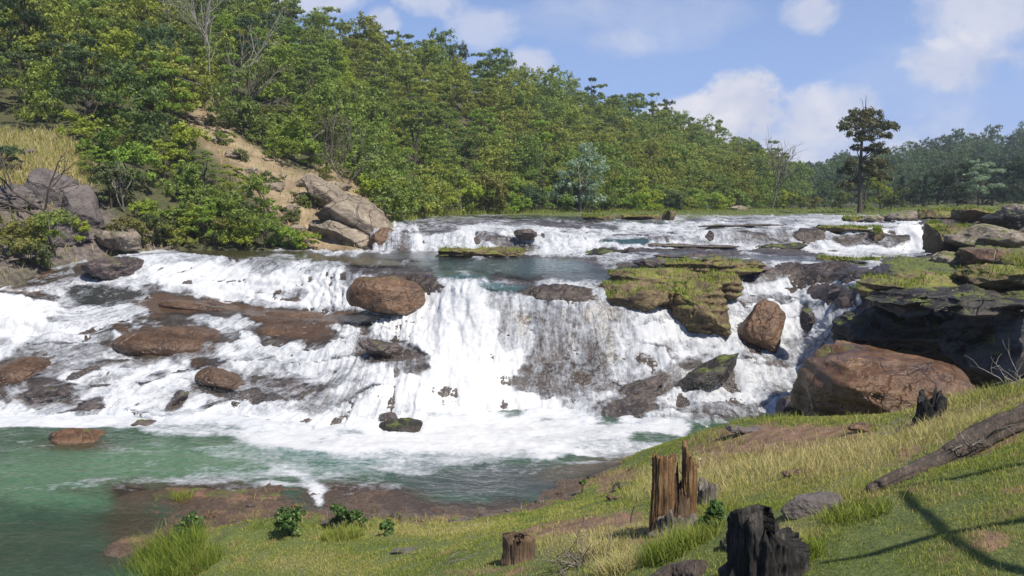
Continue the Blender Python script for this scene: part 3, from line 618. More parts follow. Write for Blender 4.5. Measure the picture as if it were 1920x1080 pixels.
LMK = [(215, 20, 'the leaning pale trunk'), (75, 110, 'the tangle of white twigs'), (60, 270, 'the dry grass clearing'), (130, 360, 'the grey rock outcrop'), (200, 440, 'the thick dark log'), (232, 400, 'the small pale dead bush'), (385, 140, 'the tall leafless tree'), (400, 205, 'the pale dead stems'), (460, 200, 'the fan of dead branches'),
       (430, 290, 'the upper earth slide'), (540, 370, 'the middle of the earth slide'), (612, 330, 'the dark leafless shrub'), (680, 400, 'the bare rock slope'), (400, 470, 'the still water'), (250, 480, 'the first rapids'), (545, 20, 'the flat-topped ridge tree'), (668, 70, 'the slim ridge tree'), (722, 90, 'the small cloud'), (862, 100, 'the broad dark ridge tree'), (940, 130, 'the dome-shaped ridge tree'),
       (780, 400, 'the start of the upper falls'), (905, 400, 'the long mossy rock'), (1088, 330, 'the silvery tree'), (1000, 170, 'the white cloud'), (1108, 170, 'the flat-headed ridge tree'), (1200, 400, 'the low mossy rocks'), (1255, 400, 'the bright mossy clump'), (1200, 190, 'the arched ridge tree'), (1380, 390, 'the pink earth patch'), (1447, 330, 'the bare grey tree'), (1340, 250, 'the dip in the ridge'), (1835, 330, 'the pale grey green tree'), (1893, 400, 'the dark-faced boulder'), (1785, 400, 'the mossy rock pillar'), (1660, 340, 'the leafy yellow green tree'), (1740, 360, 'the white side fall'), (1990, 300, 'the pale boulder at the edge')]
USED = {}
def name_for(nm, mt, hgt, at, z):
    colr = {'mid': 'mid green', 'bright': 'bright yellowish green', 'dark': 'dark green', 'deep': 'dark bluish green', 'olive': 'olive brown'}[mt]
    siz = 'tall' if hgt > 5.6 else ('low' if hgt < 3 else 'medium')
    lm = sorted(LMK, key=lambda l: (l[0]-at[0])**2+(1.3*(l[1]-at[1]))**2)
    for l in lm[:8]:
        dx, dy = at[0]-l[0], at[1]-l[1]; dd = math.hypot(dx, dy)
        rel = ('just ' if dd < 60 else ('well ' if dd > 120 else ''))+(('upstream of ' if dx > 0 else 'downstream of ') if abs(dx) > abs(dy) else ('below ' if dy > 0 else 'above '))
        if abs(dx) > abs(dy)*.4 and abs(dy) > abs(dx)*.4: rel = ('just ' if dd < 60 else ('well ' if dd > 120 else ''))+('below' if dy > 0 else 'above')+' and '+('upstream of ' if dx > 0 else 'downstream of ')
        lb = '%s %s %s %s%s' % (siz, colr, nm, rel, l[2])
        if lb not in USED: USED[lb] = 1; return lb
    return lb
for i in ch:
    z = zone(i); u = rr.random(); pt = HP[i]
    if z == 'steep': mt = 'dark' if u < .3 else ('mid' if u < .7 else 'bright'); key = rr.choice(['round0', 'round1', 'layer0', 'layer1']); s = rr.uniform(.75, 1.15)
    elif z == 'slide': mt = 'bright' if u < .6 else ('mid' if u < .85 else 'olive'); key = rr.choice(['shrub1', 'shrub2', 'layer0', 'layer1'], p=[.3, .3, .2, .2]); s = rr.uniform(.8, 1.25)*(1 if 'shrub' in key else .42)
    elif z == 'shore': mt = 'bright' if u < .45 else ('mid' if u < .7 else ('olive' if u < .85 else 'dark')); key = rr.choice(['shrub0', 'shrub1', 'shrub2']); s = rr.uniform(.9, 1.5)
    else: mt = 'mid' if u < .5 else ('bright' if u < .75 else ('olive' if u < .9 else 'dark')); key = rr.choice(['round0', 'round1', 'round2', 'layer0', 'layer1', 'tall0']); s = rr.uniform(.6, 1.0)*(1 if z == 'mid' else 1.05)
    nm = 'shrub' if 'shrub' in key else 'tree'; HGT = (hpx[i], hpy[i]-.6*PROTO[key]['H']*s*F/pt[1])
    plant(key, mt, pt-np.array([0, 0, .25]), s, rr.uniform(0, 6.3), nm, name_for(nm, mt, s*PROTO[key]['H'], HGT, z), nm, 'trees and shrubs of the wooded hillside', rr.uniform(.85, 1.2))
def forest(name, pts, scl, keys, mat, kl=None):
    Vs, Fs, rs, ts, off = [], [], [], [], 0
    for p, s in zip(pts, scl):
        pr = PROTO[rr.choice(keys)]; a = rr.uniform(0, 6.3); c_, s_ = math.cos(a), math.sin(a)
        V = pr['V']; W = np.stack([V[:, 0]*c_-V[:, 1]*s_, V[:, 0]*s_+V[:, 1]*c_, V[:, 2]*rr.uniform(.85, 1.25)-.4], -1)*s+p
        Vs.append(W); Fs.append(pr['F']+off); off += len(V); rs.append(pr['r']); ts.append(np.full(len(V), np.clip(.5+1.1*fbm(np.array([p])*.045, 3, 77)[0]+rr.normal(0, .22), 0, 1)))
    o = mesh(name, np.concatenate(Vs), np.concatenate(Fs), mat, {'rnd': np.concatenate(rs), 'tint': np.concatenate(ts)}, smooth=False)
    return o
cand = np.where((hpx > -420) & (hpx < 1560) & (hpy > -160) & ~bad & ~hide & ~hide & (row_of > 3) & (row_of < 124))[0]
cand = rr.choice(cand, min(14000, len(cand)), replace=False, p=dA[cand]/dA[cand].sum())
ch2, _ = poisson(cand, lambda i: 2.1+HP[i, 1]*.006, 1100, [t[:3]+(t[3]*.6,) for t in taken])
tag(forest('forest', HP[ch2], rr.uniform(.42, .98, len(ch2))**1.0*(1+.1*(HP[ch2, 1] > 120)), ['low0', 'low1', 'low0', 'low1', 'tall0'], MLs['mid']), 'mixed green wood filling the hill behind the falls', 'wood', kind='stuff')

# distant hill beyond the river
FC = [1380, 1460, 1600, 1700, 1800, 1920, 2400, 2900]
def pf_(d):
    k = sorted(d); a = np.array([d[x] for x in k], float)
    return np.stack([np.interp(FC, k, a[:, 0]), np.interp(FC, k, a[:, 1])], -1)
FH = [pf_({1380: (393, 130), 2900: (393, 130)}), pf_({1380: (388, 190), 1700: (386, 180), 2900: (370, 170)}), pf_({1380: (366, 270), 1460: (360, 270), 1600: (346, 265), 1700: (322, 260), 1800: (308, 255), 1920: (288, 250), 2400: (230, 240), 2900: (200, 240)}), pf_({1380: (390, 330), 2900: (300, 330)})]
PF = loft(FC, FH, [14, 30, 10], 1380, 2900, 120, 3, 2)
tag(mesh("far_hill", PF.reshape(-1, 3), gridf(*PF.shape[:2]), bpy.data.materials['hill_ground'], {'soil': np.zeros(PF[..., 0].size), 'dry': np.zeros(PF[..., 0].size), 'rk': np.zeros(PF[..., 0].size)}), kind='structure')
FP_ = PF.reshape(-1, 3); fA = np.linalg.norm(np.cross(np.gradient(PF, axis=1), np.gradient(PF, axis=0)), axis=-1).ravel()
fpx, fpy = proj(FP_); fr = np.repeat(np.arange(PF.shape[0]), PF.shape[1])
cf = np.where((fr > 8) & (fr < 48))[0]; cf = rr.choice(cf, 620, replace=True, p=fA[cf]/fA[cf].sum())
tag(forest('far_forest', FP_[cf]+rr.normal(0, 1.5, (len(cf), 3))*np.array([1, 1, 0]), rr.uniform(.9, 1.5, len(cf)), ['low0', 'low1'], MLs['dark']), 'distant bluish green wood on the low hill beyond the river', 'wood', kind='stuff')
# dark trees behind the rocks
xx = 1690
k = 0
while xx < 2150:
    Y = rr.uniform(96, 125); top = np.interp(xx, [1690, 1760, 1850, 1920, 2150], [335, 318, 300, 290, 270]); base = unproj(xx, 392, Y); h = (392-top)/F*Y*1.0*rr.uniform(.85, 1.1)
    mt = 'deep'; key = ['cone0', 'round1', 'cone1', 'round2'][k % 4]; s = h/PROTO[key]['H']
    plant(key, mt, base, s, rr.uniform(0, 6.3), 'tree', name_for('tree', mt, s*PROTO[key]['H']-6, (xx, top+30), ''), 'tree', 'dark trees behind the rocks', 1.0)
    xx += rr.uniform(16, 30); k += 1
for (x, yb, yt, Y, key, mt, lb) in [(1835, 390, 300, 92, 'layer0', 'silver', 'pale grey green tree among the dark trees behind the rocks'),
        (1500, 395, 345, 120, 'shrub1', 'mid', 'rounded green bush just past the bare grey tree'), (1545, 396, 340, 125, 'round0', 'dark', 'dark green tree between the bare grey tree and the lone tree'), (1575, 396, 352, 105, 'shrub2', 'olive', 'olive bush just before the lone tree'),
        (1650, 396, 322, 98, 'round2', 'bright', 'leafy yellow green tree beside the lone tall tree'), (1672, 396, 345, 90, 'shrub1', 'olive', 'olive bush between lone tall tree and dark trees'), (1468, 396, 350, 118, 'shrub2', 'bright', 'light green bush below the bare grey tree'), (1520, 397, 365, 100, 'shrub0', 'olive', 'low olive scrub at the far bank'), (1620, 397, 372, 80, 'shrub1', 'mid', 'small bush at the foot of the lone tall tree')]:
    b0 = unproj(x, yb, Y); plant(key, mt, b0, (yb-yt)/F*Y/PROTO[key]['H'], rr.uniform(0, 6), 'shrub' if 'shrub' in key else 'tree', lb, 'bush' if 'shrub' in key else 'tree')
# silver green tree by the far bank
b0 = unproj(1088, 398, 80); PROTO['silver'] = None
Bs = []
for (x, y, r) in [(1100, 285, 22), (1115, 300, 20), (1085, 310, 24), (1060, 330, 22), (1105, 330, 26), (1125, 318, 18), (1055, 352, 22), (1085, 355, 26), (1045, 370, 18), (1120, 350, 20), (1070, 378, 22), (1100, 375, 24), (1095, 305, 18), (1122, 375, 16)]:
    P_ = unproj(x, y, 80+rngT.uniform(-1.2, 1.2))-b0; q_ = r/F*80; Bs.append((P_[0], P_[1], P_[2], q_, q_, q_*.8))
V, Fq, rv = crown(rngT, Bs, 18, 30, .12); tv = trunk_for(rngT, 6.0, 3, Bs, .16)
e = tag(empty('tree', b0), 'silvery green tree standing out at the foot of the wood', 'tree')
mesh('crown', V, Fq, ML['silver'], {'rnd': rv}, smooth=False, parent=e); mesh('trunk', tv[0], tv[1], MB['twig'], parent=e)
# the lone tall tree
b0 = unproj(1611, 400, 74); Yl = 74
def lp(x, y, dz=0.0): return unproj(x, y, Yl+dz)-b0
Bs = []
for (x, y, r, n) in [(1612, 212, 18, 0), (1632, 215, 17, 0), (1592, 232, 20, 0), (1622, 238, 24, 0), (1610, 225, 18, 0), (1636, 232, 20, 0), (1650, 238, 20, 0), (1668, 240, 13, 0), (1582, 240, 13, 0), (1603, 252, 14, 0), (1640, 255, 18, 0), (1662, 256, 11, 0), (1620, 262, 14, 0), (1645, 276, 12, 0), (1655, 284, 11, 0), (1628, 284, 12, 0), (1605, 278, 9, 0),
                     (1640, 305, 16, 0), (1655, 312, 13, 0), (1598, 308, 12, 0), (1590, 325, 15, 0), (1630, 318, 14, 0), (1645, 330, 15, 0), (1600, 342, 15, 0), (1586, 350, 13, 0), (1660, 338, 12, 0)]:
    P_ = lp(x, y, rngT.uniform(-.9, .9)); q_ = r/F*Yl; Bs.append((P_[0], P_[1], P_[2], q_*1.18, q_*1.18, q_*.85))
V, Fq, rv = crown(rngT, Bs, 18, 26, .13, .42); out = []
tp = [lp(x, y) for x, y in [(1611, 404), (1613, 370), (1611, 335), (1614, 300), (1616, 262), (1619, 235), (1623, 205), (1624, 178)]]
out.append(tube(tp, [.24, .2, .17, .15, .12, .09, .05, .015], 8))
for b in Bs:
    e_ = np.array(b[:3]); j = int(np.argmin([abs(t[2]-(e_[2]-.5)) for t in tp])); j = min(j, 6)
    out.append(tube([tp[j], (tp[j]+e_)/2+np.array([0, 0, -.1]), e_], [.07, .05, .02], 5))
out.append(tube([lp(1613, 396), lp(1622, 376), lp(1623, 360), lp(1628, 335), lp(1632, 310)], [.12, .1, .09, .07, .04], 6))
out.append(tube([lp(1619, 205), lp(1617, 190), lp(1612, 184)], [.03, .02, .01], 4))
tv = merge(out); e = tag(empty('tree', b0), 'lone tall tree with tiered sparse crown standing against the sky', 'tree')
mesh('crown', V, Fq, ML['lone'], {'rnd': rv}, smooth=False, parent=e); mesh('trunk', tv[0], tv[1], MB['brown'], parent=e)
# taller trees breaking the ridge line
def ridge_z(x):
    j = int(np.clip(round((x+880)/2375*419), 0, 419)); return PH[-11, j]
for k, (x, yt, wpx, key, mt, lb) in enumerate([(545, 15, 60, 'tall0', 'dark', 'thin flat-topped tree on the ridge where the hill meets the sky'), (668, 62, 26, 'tall1', 'dark', 'slim tree on the ridge with a small tufted top'), (722, 72, 34, 'round1', 'mid', 'rounded tree on the ridge below the small cloud'), (800, 88, 18, 'tall0', 'dark', 'tiny-headed tree sticking out of the ridge'), (862, 90, 44, 'round0', 'dark', 'broad dark tree on the ridge'), (930, 105, 60, 'round2', 'dark', 'big dome-shaped dark tree on the ridge beside the white cloud'),
        (980, 135, 40, 'tall1', 'mid', 'thin see-through tree on the ridge by the white cloud'), (1108, 152, 28, 'tall0', 'dark', 'flat-headed dark tree standing above the ridge midway'), (1185, 172, 34, 'tall1', 'dark', 'arched tree with gaps on the ridge'), (1222, 180, 30, 'tall0', 'mid', 'narrow tree next to the arched one on the ridge'), (1250, 183, 30, 'tall1', 'dark', 'leaning dark tree at the edge of the big cloud'), (1290, 220, 40, 'round1', 'dark', 'dense tree on the ridge below the big cloud'), (1335, 235, 34, 'round0', 'mid', 'tree on the ridge where it dips'), (1385, 262, 46, 'round2', 'dark', 'dark tree near the end of the ridge'), (1410, 275, 50, 'round0', 'dark', 'last leafy tree where the ridge drops')]):
    g = ridge_z(x); h = (proj(g)[1]-yt)/F*g[1]+.8; s = h/PROTO[key]['H']; sx = wpx/F*g[1]/2/PROTO[key]['R']*1.1
    e = plant(key, mt, g-np.array([0, 0, .5]), s, rr.uniform(0, 6), 'tree', lb, 'tree'); e.scale = (sx, sx, s)

# bare trees and fallen branches
def bare(name, base, dirs, L, r, depth, seed, mat, label, cat, kids=(2, 4), up=.3, spread=.6, wig=.2):
    rg = np.random.default_rng(seed); out = []
    for d in dirs: branch(rg, (0, 0, 0), np.array(d)/np.linalg.norm(d), L, r, depth, out, up, spread, kids, 7, wig)
    V, Fq = merge(out); o = mesh(name, V, Fq, mat); o.location = base; return tag(o, label, cat)
def hp(x, y, lift=0.0):    # the hillside point seen at x, y
    i = int(np.argmin((hpx-x)**2+(hpy-y)**2+np.where(front, 0, 1e6))); return HP[i]+np.array([0, 0, lift])
bare('bare_tree', unproj(1447, 392, 110), [(0, 0, 1), (.25, 0, 1)], 5.2, .14, 3, 3, MB['twig'], 'bare grey tree at the end of the wooded hill', 'tree', (3, 5), .3, .5)
bare('dead_tree', hp(180, 75, 1.5), [(.9, -.1, 1.1)], 4.5, .12, 2, 4, MB['pale'], 'pale dead trunk leaning out at the top of the dark wood', 'dead tree')
bare('dead_tree', hp(400, 205, .2), [(.1, -.3, 1), (.5, -.3, 1), (-.3, -.2, 1)], 5.5, .07, 3, 5, MB['pale'], 'spray of thin pale dead stems at the head of the earth slide', 'dead tree', (2, 4))
bare('dead_tree', hp(440, 232, .2), [(.6, -.4, 1), (.9, -.4, .8), (.3, -.4, 1.1), (1.2, -.3, .5)], 4.2, .08, 2, 6, MB['twig'], 'fan of brown dead branches beside the head of the earth slide', 'dead tree', (2, 4))
bare('dead_tree', hp(385, 140, .2), [(.5, -.3, 1), (.1, -.3, 1)], 6.0, .10, 3, 8, MB['pale'], 'tall pale leafless tree in the wood above the earth slide', 'dead tree')
bare('dead_tree', hp(75, 120, 1.5), [(.1, -.5, 1), (.4, -.5, 1)], 4.0, .07, 3, 9, MB['pale'], 'tangle of white dead twigs in the dark wood above the dry grass', 'dead tree')
bare('dead_tree', hp(612, 330, .2), [(.4, -.4, 1), (0, -.4, .8), (.9, -.4, .5)], 3.2, .06, 3, 10, MB['twig'], 'dark leafless shrub at the upper edge of the slide', 'dead tree')
bare('dead_tree', hp(650, 355, .2), [(.6, -.4, .6), (-.3, -.4, .9)], 3.0, .06, 3, 12, MB['twig'], 'dark twiggy shrub above the big bare rock slope', 'dead tree')
bare('dead_tree', hp(232, 400, .1), [(-.5, -.4, 1), (.2, -.4, 1)], 2.0, .05, 2, 13, MB['pale'], 'small pale dead bush beneath the bright green shrubs', 'dead tree')
bare('dead_branch', hp(165, 450, .5), [(-1, -.3, .75), (-.9, -.4, .3)], 4.2, .11, 3, 14, MB['brown'], 'fallen branch lying up the grey rock face by the river', 'branch', (3, 5), .0, .45)
bare('dead_branch', hp(205, 440, .5), [(-1, -.3, -.35)], 3.2, .13, 1, 15, MB['brown'], 'thick dark log lying at the foot of the grey rock face', 'log', (1, 2), .0, .4)
bare('dead_branch', hp(350, 225, .5), [(.8, -.6, -.55)], 6.5, .13, 1, 16, MB['brown'], 'long dark fallen trunk running down the earth slide', 'log', (2, 3), -.2, .3)
bare('dead_branch', hp(440, 330, .4), [(.9, -.5, -.5)], 5.5, .09, 2, 17, MB['brown'], 'fallen dark branch along the lower edge of the earth slide', 'branch', (2, 3), -.1, .4)
bare('dead_branch', hp(600, 410, .4), [(.8, -.6, -.7)], 3.8, .07, 1, 18, MB['brown'], 'thin fallen trunk lying across the bare rock slope', 'log', (1, 2), -.2, .3)
# shrubs placed singly
for (x, y, key, mt, s, lb) in [(20, 480, 'shrub1', 'olive', 1.1, 'dull bush at the water edge under the grey rock face'), (95, 470, 'shrub0', 'mid', 1.0, 'green bush at the water edge under the grey rock face'), (60, 500, 'shrub2', 'olive', .7, 'low scrub at the water edge by the first rapids'), (10, 320, 'shrub0', 'dark', .7, 'small dark bush in the dry grass'), (140, 455, 'shrub2', 'bright', .6, 'little green bush under the fallen branch'),
        (700, 400, 'shrub1', 'olive', .45, 'small olive bush on top of the bare rock slope'), (575, 466, 'shrub0', 'bright', .5, 'bright grass-green bush at the foot of the bare rock slope'), (560, 380, 'shrub1', 'olive', .45, 'olive bush in the middle of the earth slide'), (520, 345, 'shrub0', 'olive', .35, 'small scrubby bush in the upper earth slide'), (610, 335, 'shrub2', 'olive', .5, 'twiggy olive bush near the top of the bare rock slope'), (745, 405, 'shrub0', 'bright', .8, 'yellow green bush where rock slope meets the upper falls'), (450, 460, 'shrub1', 'bright', .8, 'bright green bush overhanging the still water'), (500, 462, 'shrub0', 'mid', .8, 'mid green bush at the still water below the slide'), (545, 466, 'shrub2', 'bright', .65, 'bright bush at the still water next to the bare rock'), (470, 438, 'shrub2', 'mid', .85, 'deep green bush a step above the still water'), (425, 425, 'shrub1', 'bright', .9, 'full bright bush above the first rapids'), (400, 458, 'shrub0', 'olive', .8, 'dull bush at the still water edge above the first rapids'), (360, 440, 'shrub2', 'bright', .9, 'bright bush beside the dull one above the first rapids'),
        (425, 272, 'shrub0', 'mid', .5, 'small green bush near the top of the earth slide'), (455, 300, 'shrub2', 'olive', .45, 'dull little bush in the upper earth slide'), (585, 392, 'shrub0', 'mid', .5, 'green scrub between tan stones low on the slide'), (540, 415, 'shrub1', 'olive', .55, 'olive scrub low on the earth slide'), (640, 388, 'shrub2', 'mid', .4, 'green tuft of scrub on the bare rock slope'), (490, 345, 'shrub1', 'mid', .5, 'mid green scrub in the middle of the slide'), (610, 440, 'shrub2', 'olive', .45, 'scrub rooted between the tan slabs'), (395, 235, 'shrub1', 'olive', .5, 'brownish scrub under the pale dead stems'),
        (240, 460, 'shrub2', 'olive', .8, 'brownish bush by the water below the dead bush'), (300, 455, 'shrub0', 'olive', .8, 'olive bush on the bank above the first rapids'), (330, 462, 'shrub1', 'mid', .7, 'low green bush on the bank above the first rapids')]:
    plant(key, mt, hp(x, y)-np.array([0, 0, .2]), s, rr.uniform(0, 6), 'shrub', lb, 'bush')
# dry and green grass on the slopes
def blades(rng, P, h, wd, lean, N=None):
    n = len(P); a = rng.uniform(0, 2*np.pi, n); t = np.stack([np.cos(a), np.sin(a), 0*a], -1)
    b_ = rng.uniform(0, 2*np.pi, n); l = np.stack([np.cos(b_), np.sin(b_), 0*b_], -1)*(lean*h*rng.uniform(.2, 1, n))[:, None]
    up = np.array([0, 0, 1.])*h[:, None]; W_ = t*wd[:, None]
    V = np.stack([P-W_, P+W_, P+up*.55+l*.35+W_*.7, P+up*.55+l*.35-W_*.7, P+up+l], 1).reshape(-1, 3)
    o_ = np.arange(n)[:, None]*5
    return V, [o_+np.array([[0, 1, 2, 3]]), o_+np.array([[3, 2, 4]])]
def grass_mat(name, cols):
    m, nt, o = newmat(name); c = ramp(nt, attr(nt, 'rnd'), [(i/(len(cols)-1), k) for i, k in enumerate(cols)])
    s = nd(nt, 'MixShader', {0: .35, 1: nd(nt, 'BsdfDiffuse', {'Color': c}), 2: nd(nt, 'BsdfTranslucent', {'Color': c})}); nt.links.new(s.outputs[0], o.inputs[0]); return m
M_gr = grass_mat('grass_blades', [(.10, .16, .024), (.21, .27, .045), (.33, .34, .085), (.43, .39, .15), (.54, .46, .25), (.32, .20, .10)])
prob = dA*(dryg.ravel()*1.0+soil.ravel()*.025+.25*((row_of < 8) & (hpx > 680))+.08*rocky.ravel()*(fbm(HP*.6, 2, 7) > .1))*inview
gi = rr.choice(len(HP), 26000, p=prob/prob.sum()); gP = HP[gi]+rr.normal(0, .16, (26000, 3))*np.array([1, 1, .2])
hh = rr.uniform(.2, .55, 26000); V, Fl = blades(rr, gP, hh, rr.uniform(.012, .035, 26000), .6)
gv = np.where((hpx[gi] > 680), rr.uniform(.1, .5, 26000), np.where(rr.random(26000) < .15, rr.uniform(.2, .4, 26000), rr.uniform(.5, .85, 26000)))
tag(mesh('hill_grass', V, Fl, M_gr, {'rnd': np.repeat(gv, 5)}, smooth=False), 'dry straw coloured grass on the clearing and along the bank', 'grass', kind='stuff')
dA0 = np.linalg.norm(np.cross(np.gradient(P0, axis=1), np.gradient(P0, axis=0)), axis=-1).ravel()
# ---------------- boulders and ledges ----------------
def sphere_grid(n=26):
    Vs, Fs, off = [], [], 0
    t = np.tan(np.linspace(-np.pi/4, np.pi/4, n)); A, B = np.meshgrid(t, t); o1 = np.ones_like(A)
    for k, f in enumerate([(A, B, o1), (B, A, -o1), (o1, A, B), (-o1, B, A), (B, o1, A), (A, -o1, B)]):
        V = np.stack(f, -1).reshape(-1, 3); V /= np.linalg.norm(V, axis=1, keepdims=True)
        Vs.append(V); Fs.append(gridf(n, n)+off); off += len(V)
    V = np.concatenate(Vs); Fq = np.concatenate(Fs)
    key = np.round(V*1e5).astype(np.int64); _, first, inv = np.unique(key, axis=0, return_index=True, return_inverse=True)
    return V[first], inv.ravel()[Fq]
SPH = {n: sphere_grid(n) for n in (14, 26, 46)}
def rock_shape(seed, size, n=26, sq=.75, rough=.22, strata=.0, ang=0.0, facets=14):
    V, Fq = SPH[n]; rg = np.random.default_rng(seed)
    P = np.sign(V)*np.abs(V)**sq; P = P/np.abs(P).max()
    for i in range(facets):       # planes that cut flats into the block
        d = rg.normal(size=3); d /= np.linalg.norm(d); h = rg.uniform(.55, .9)*np.abs(P@d).max(); ex = np.maximum(P@d-h, 0); P = P-ex[:, None]*d*.97
    S = np.array(size)/2; W = P*S; sc_ = 1.6/np.cbrt(S.prod()*8)
    nr = P/np.linalg.norm(P, axis=1, keepdims=True)
    k = np.cbrt(S.prod())
    W = W+nr*k*(rough*1.5*fbm(W*sc_+seed*7.7, 6, seed)+rough*.5*fbm(W*sc_*2.6+seed, 4, seed+9, .6, True))[:, None]
    if strata: W[:, :2] *= (1+strata*(np.abs(((W[:, 2]+.15*fbm(W*.8, 2, seed))*3.2) % 1-.5)-.25))[:, None]
    mn, mx = W.min(0), W.max(0); W = (W-(mn+mx)/2)/(mx-mn)*np.array(size)
    a = R(ang); c_, s_ = math.cos(a), math.sin(a)
    W = np.stack([W[:, 0]*c_+W[:, 2]*s_, W[:, 1], -W[:, 0]*s_+W[:, 2]*c_], -1)
    return W, Fq
MR = {'film': rock_mat('rock_brown_film', (.035, .018, .009), (.085, .046, .022), (.15, .088, .048), moss=-.3, rough=.28, crack=.1),
      'brown': rock_mat('rock_brown_wet', (.05, .028, .014), (.13, .068, .032), (.22, .125, .065), moss=.15, rough=.35),
      'red': rock_mat('rock_reddish', (.075, .04, .024), (.16, .088, .052), (.25, .16, .11), moss=.55, rough=.45, scale=.8, crack=.25),
      'slab': rock_mat('rock_slab_wet', (.045, .022, .01), (.125, .062, .026), (.22, .13, .065), moss=.0, rough=.32, scale=.8, crack=.35),
      'dark': rock_mat('rock_dark_wet_shade', (.008, .0065, .005), (.022, .017, .012), (.052, .040, .026), moss=.5, rough=.45),  # dark wet rock, with the shade under the overhang put into the colour
      'mossy': rock_mat('rock_mossy', (.045, .032, .02), (.13, .09, .04), (.23, .175, .085), moss=.75, rough=.7, mosscol=((.09, .10, .018), (.21, .2, .04))),
      'pale': rock_mat('rock_pale', (.14, .11, .08), (.26, .21, .16), (.40, .34, .27), moss=.5, rough=.85, lich=(.10, .085, .05)),
      'grey': rock_mat('rock_grey', (.06, .05, .045), (.12, .10, .092), (.2, .17, .155), moss=.2, rough=.8),
      'tan': rock_mat('rock_tan', (.13, .10, .07), (.25, .20, .145), (.40, .34, .26), moss=.12, rough=.85, scale=.6, crack=.7),
      'purple': rock_mat('rock_purplish', (.035, .027, .025), (.085, .062, .055), (.16, .12, .105), moss=.35, rough=.4)}
def rock(px, py, Y, wpx, hpx_, depth, mat, seed, label, name='boulder', cat='rock', n=26, group=None, back=.1, **kw):
    c = unproj(px, py, Y); s = Y/F*1.02
    V, Fq = rock_shape(seed, (wpx*s, depth, hpx_*s), n, **kw)
    o = mesh(name, V, Fq, MR[mat]); o.location = c+np.array([0, depth*back, 0])
    return tag(o, label, cat, group)
rock(722, 556, 31.6, 150, 74, 2.2, 'brown', 3, 'rounded brown boulder parting the falls at the lip', n=46, sq=.85, rough=.12)
rock(785, 530, 34.0, 110, 34, 2.0, 'brown', 4, 'low brown rock behind the rounded brown boulder', rough=.15)
rock(905, 479, 41.5, 175, 34, 2.4, 'mossy', 5, 'long pale mossy rock below the upper falls', n=46, rough=.3, strata=.2)
rock(1135, 476, 41.5, 92, 22, 1.8, 'dark', 6, 'flat dark rock in the foam below the upper falls', rough=.28)
rock(1058, 496, 39.5, 62, 15, 1.2, 'mossy', 7, 'small rock with a green cap in the stream above the main fall', rough=.2)
rock(1185, 503, 37.0, 70, 22, 1.6, 'purple', 26, 'smooth purplish ledge rock by the side stream', rough=.2)
rock(1060, 549, 31.0, 118, 26, 1.2, 'purple', 27, 'dark wet rock showing through the lip of the main fall', rough=.2)
rock(1235, 528, 32.8, 190, 50, 3.0, 'mossy', 28, 'mossy ledge with a dark hollow above the main fall', rough=.25, strata=.2)
rock(1190, 562, 30.2, 140, 66, 2.0, 'mossy', 8, 'green mossy block at the end of the main fall', rough=.25, n=46)
rock(1312, 590, 29.9, 120, 130, 2.8, 'mossy', 9, 'tall mossy rock between the main fall and the chute', rough=.24, n=46, sq=.6, strata=.18)
rock(1340, 508, 33.6, 180, 50, 3.2, 'mossy', 10, 'grassy rock shelf above the head of the chute', rough=.25, strata=.25, n=46)
rock(1255, 500, 35.5, 130, 30, 2.0, 'purple', 29, 'brown shelf rock beside the grassy shelf', rough=.25)
rock(1431, 622, 29.2, 88, 122, 1.9, 'brown', 11, 'upright wet boulder splitting the chute', rough=.16, n=46, sq=.7, ang=8)
rock(1270, 560, 31.0, 110, 70, 2.4, 'mossy', 91, 'mossy middle block joining the two green rocks of the spur', rough=.25, n=46, strata=.1)
rock(1350, 540, 31.6, 80, 60, 2.2, 'mossy', 92, 'stepped mossy rock under the grassy shelf', rough=.25, strata=.2)
rock(1400, 500, 34.2, 90, 30, 2, 'purple', 93, 'brown end of the grassy shelf at the chute head', rough=.2)
rock(1330, 704, 27.0, 140, 46, 1.4, 'dark', 12, 'slanting dark rock under the upright boulder', rough=.16, ang=-32)
rock(1196, 738, 26.9, 130, 50, .8, 'purple', 13, 'long slanting wet rock at the foot of the main fall', rough=.2, ang=-36)
rock(750, 802, 24.2, 84, 24, 1.0, 'dark', 14, 'small dark rock in the foam of the pool', rough=.18)
rock(728, 782, 24.9, 38, 20, .7, 'purple', 15, 'little wet rock just behind the small dark one', n=14)
rock(150, 822, 23.2, 110, 38, 1.6, 'brown', 16, 'pointed brown rock rising from the green pool', rough=.15)
rock(1580, 556, 29.6, 56, 34, 1.2, 'purple', 17, 'purplish rock in the upper chute', rough=.2)
rock(1556, 516, 33.5, 150, 26, 1.8, 'purple', 18, 'flat wet shelf across the top of the chute', rough=.18, strata=.2)
rock(1668, 756, 19.0, 335, 205, 5.4, 'slab', 17, 'huge smooth reddish slab beside the chute', name='rock_slab', n=46, rough=.11, sq=.72, ang=14, facets=9, strata=.06)
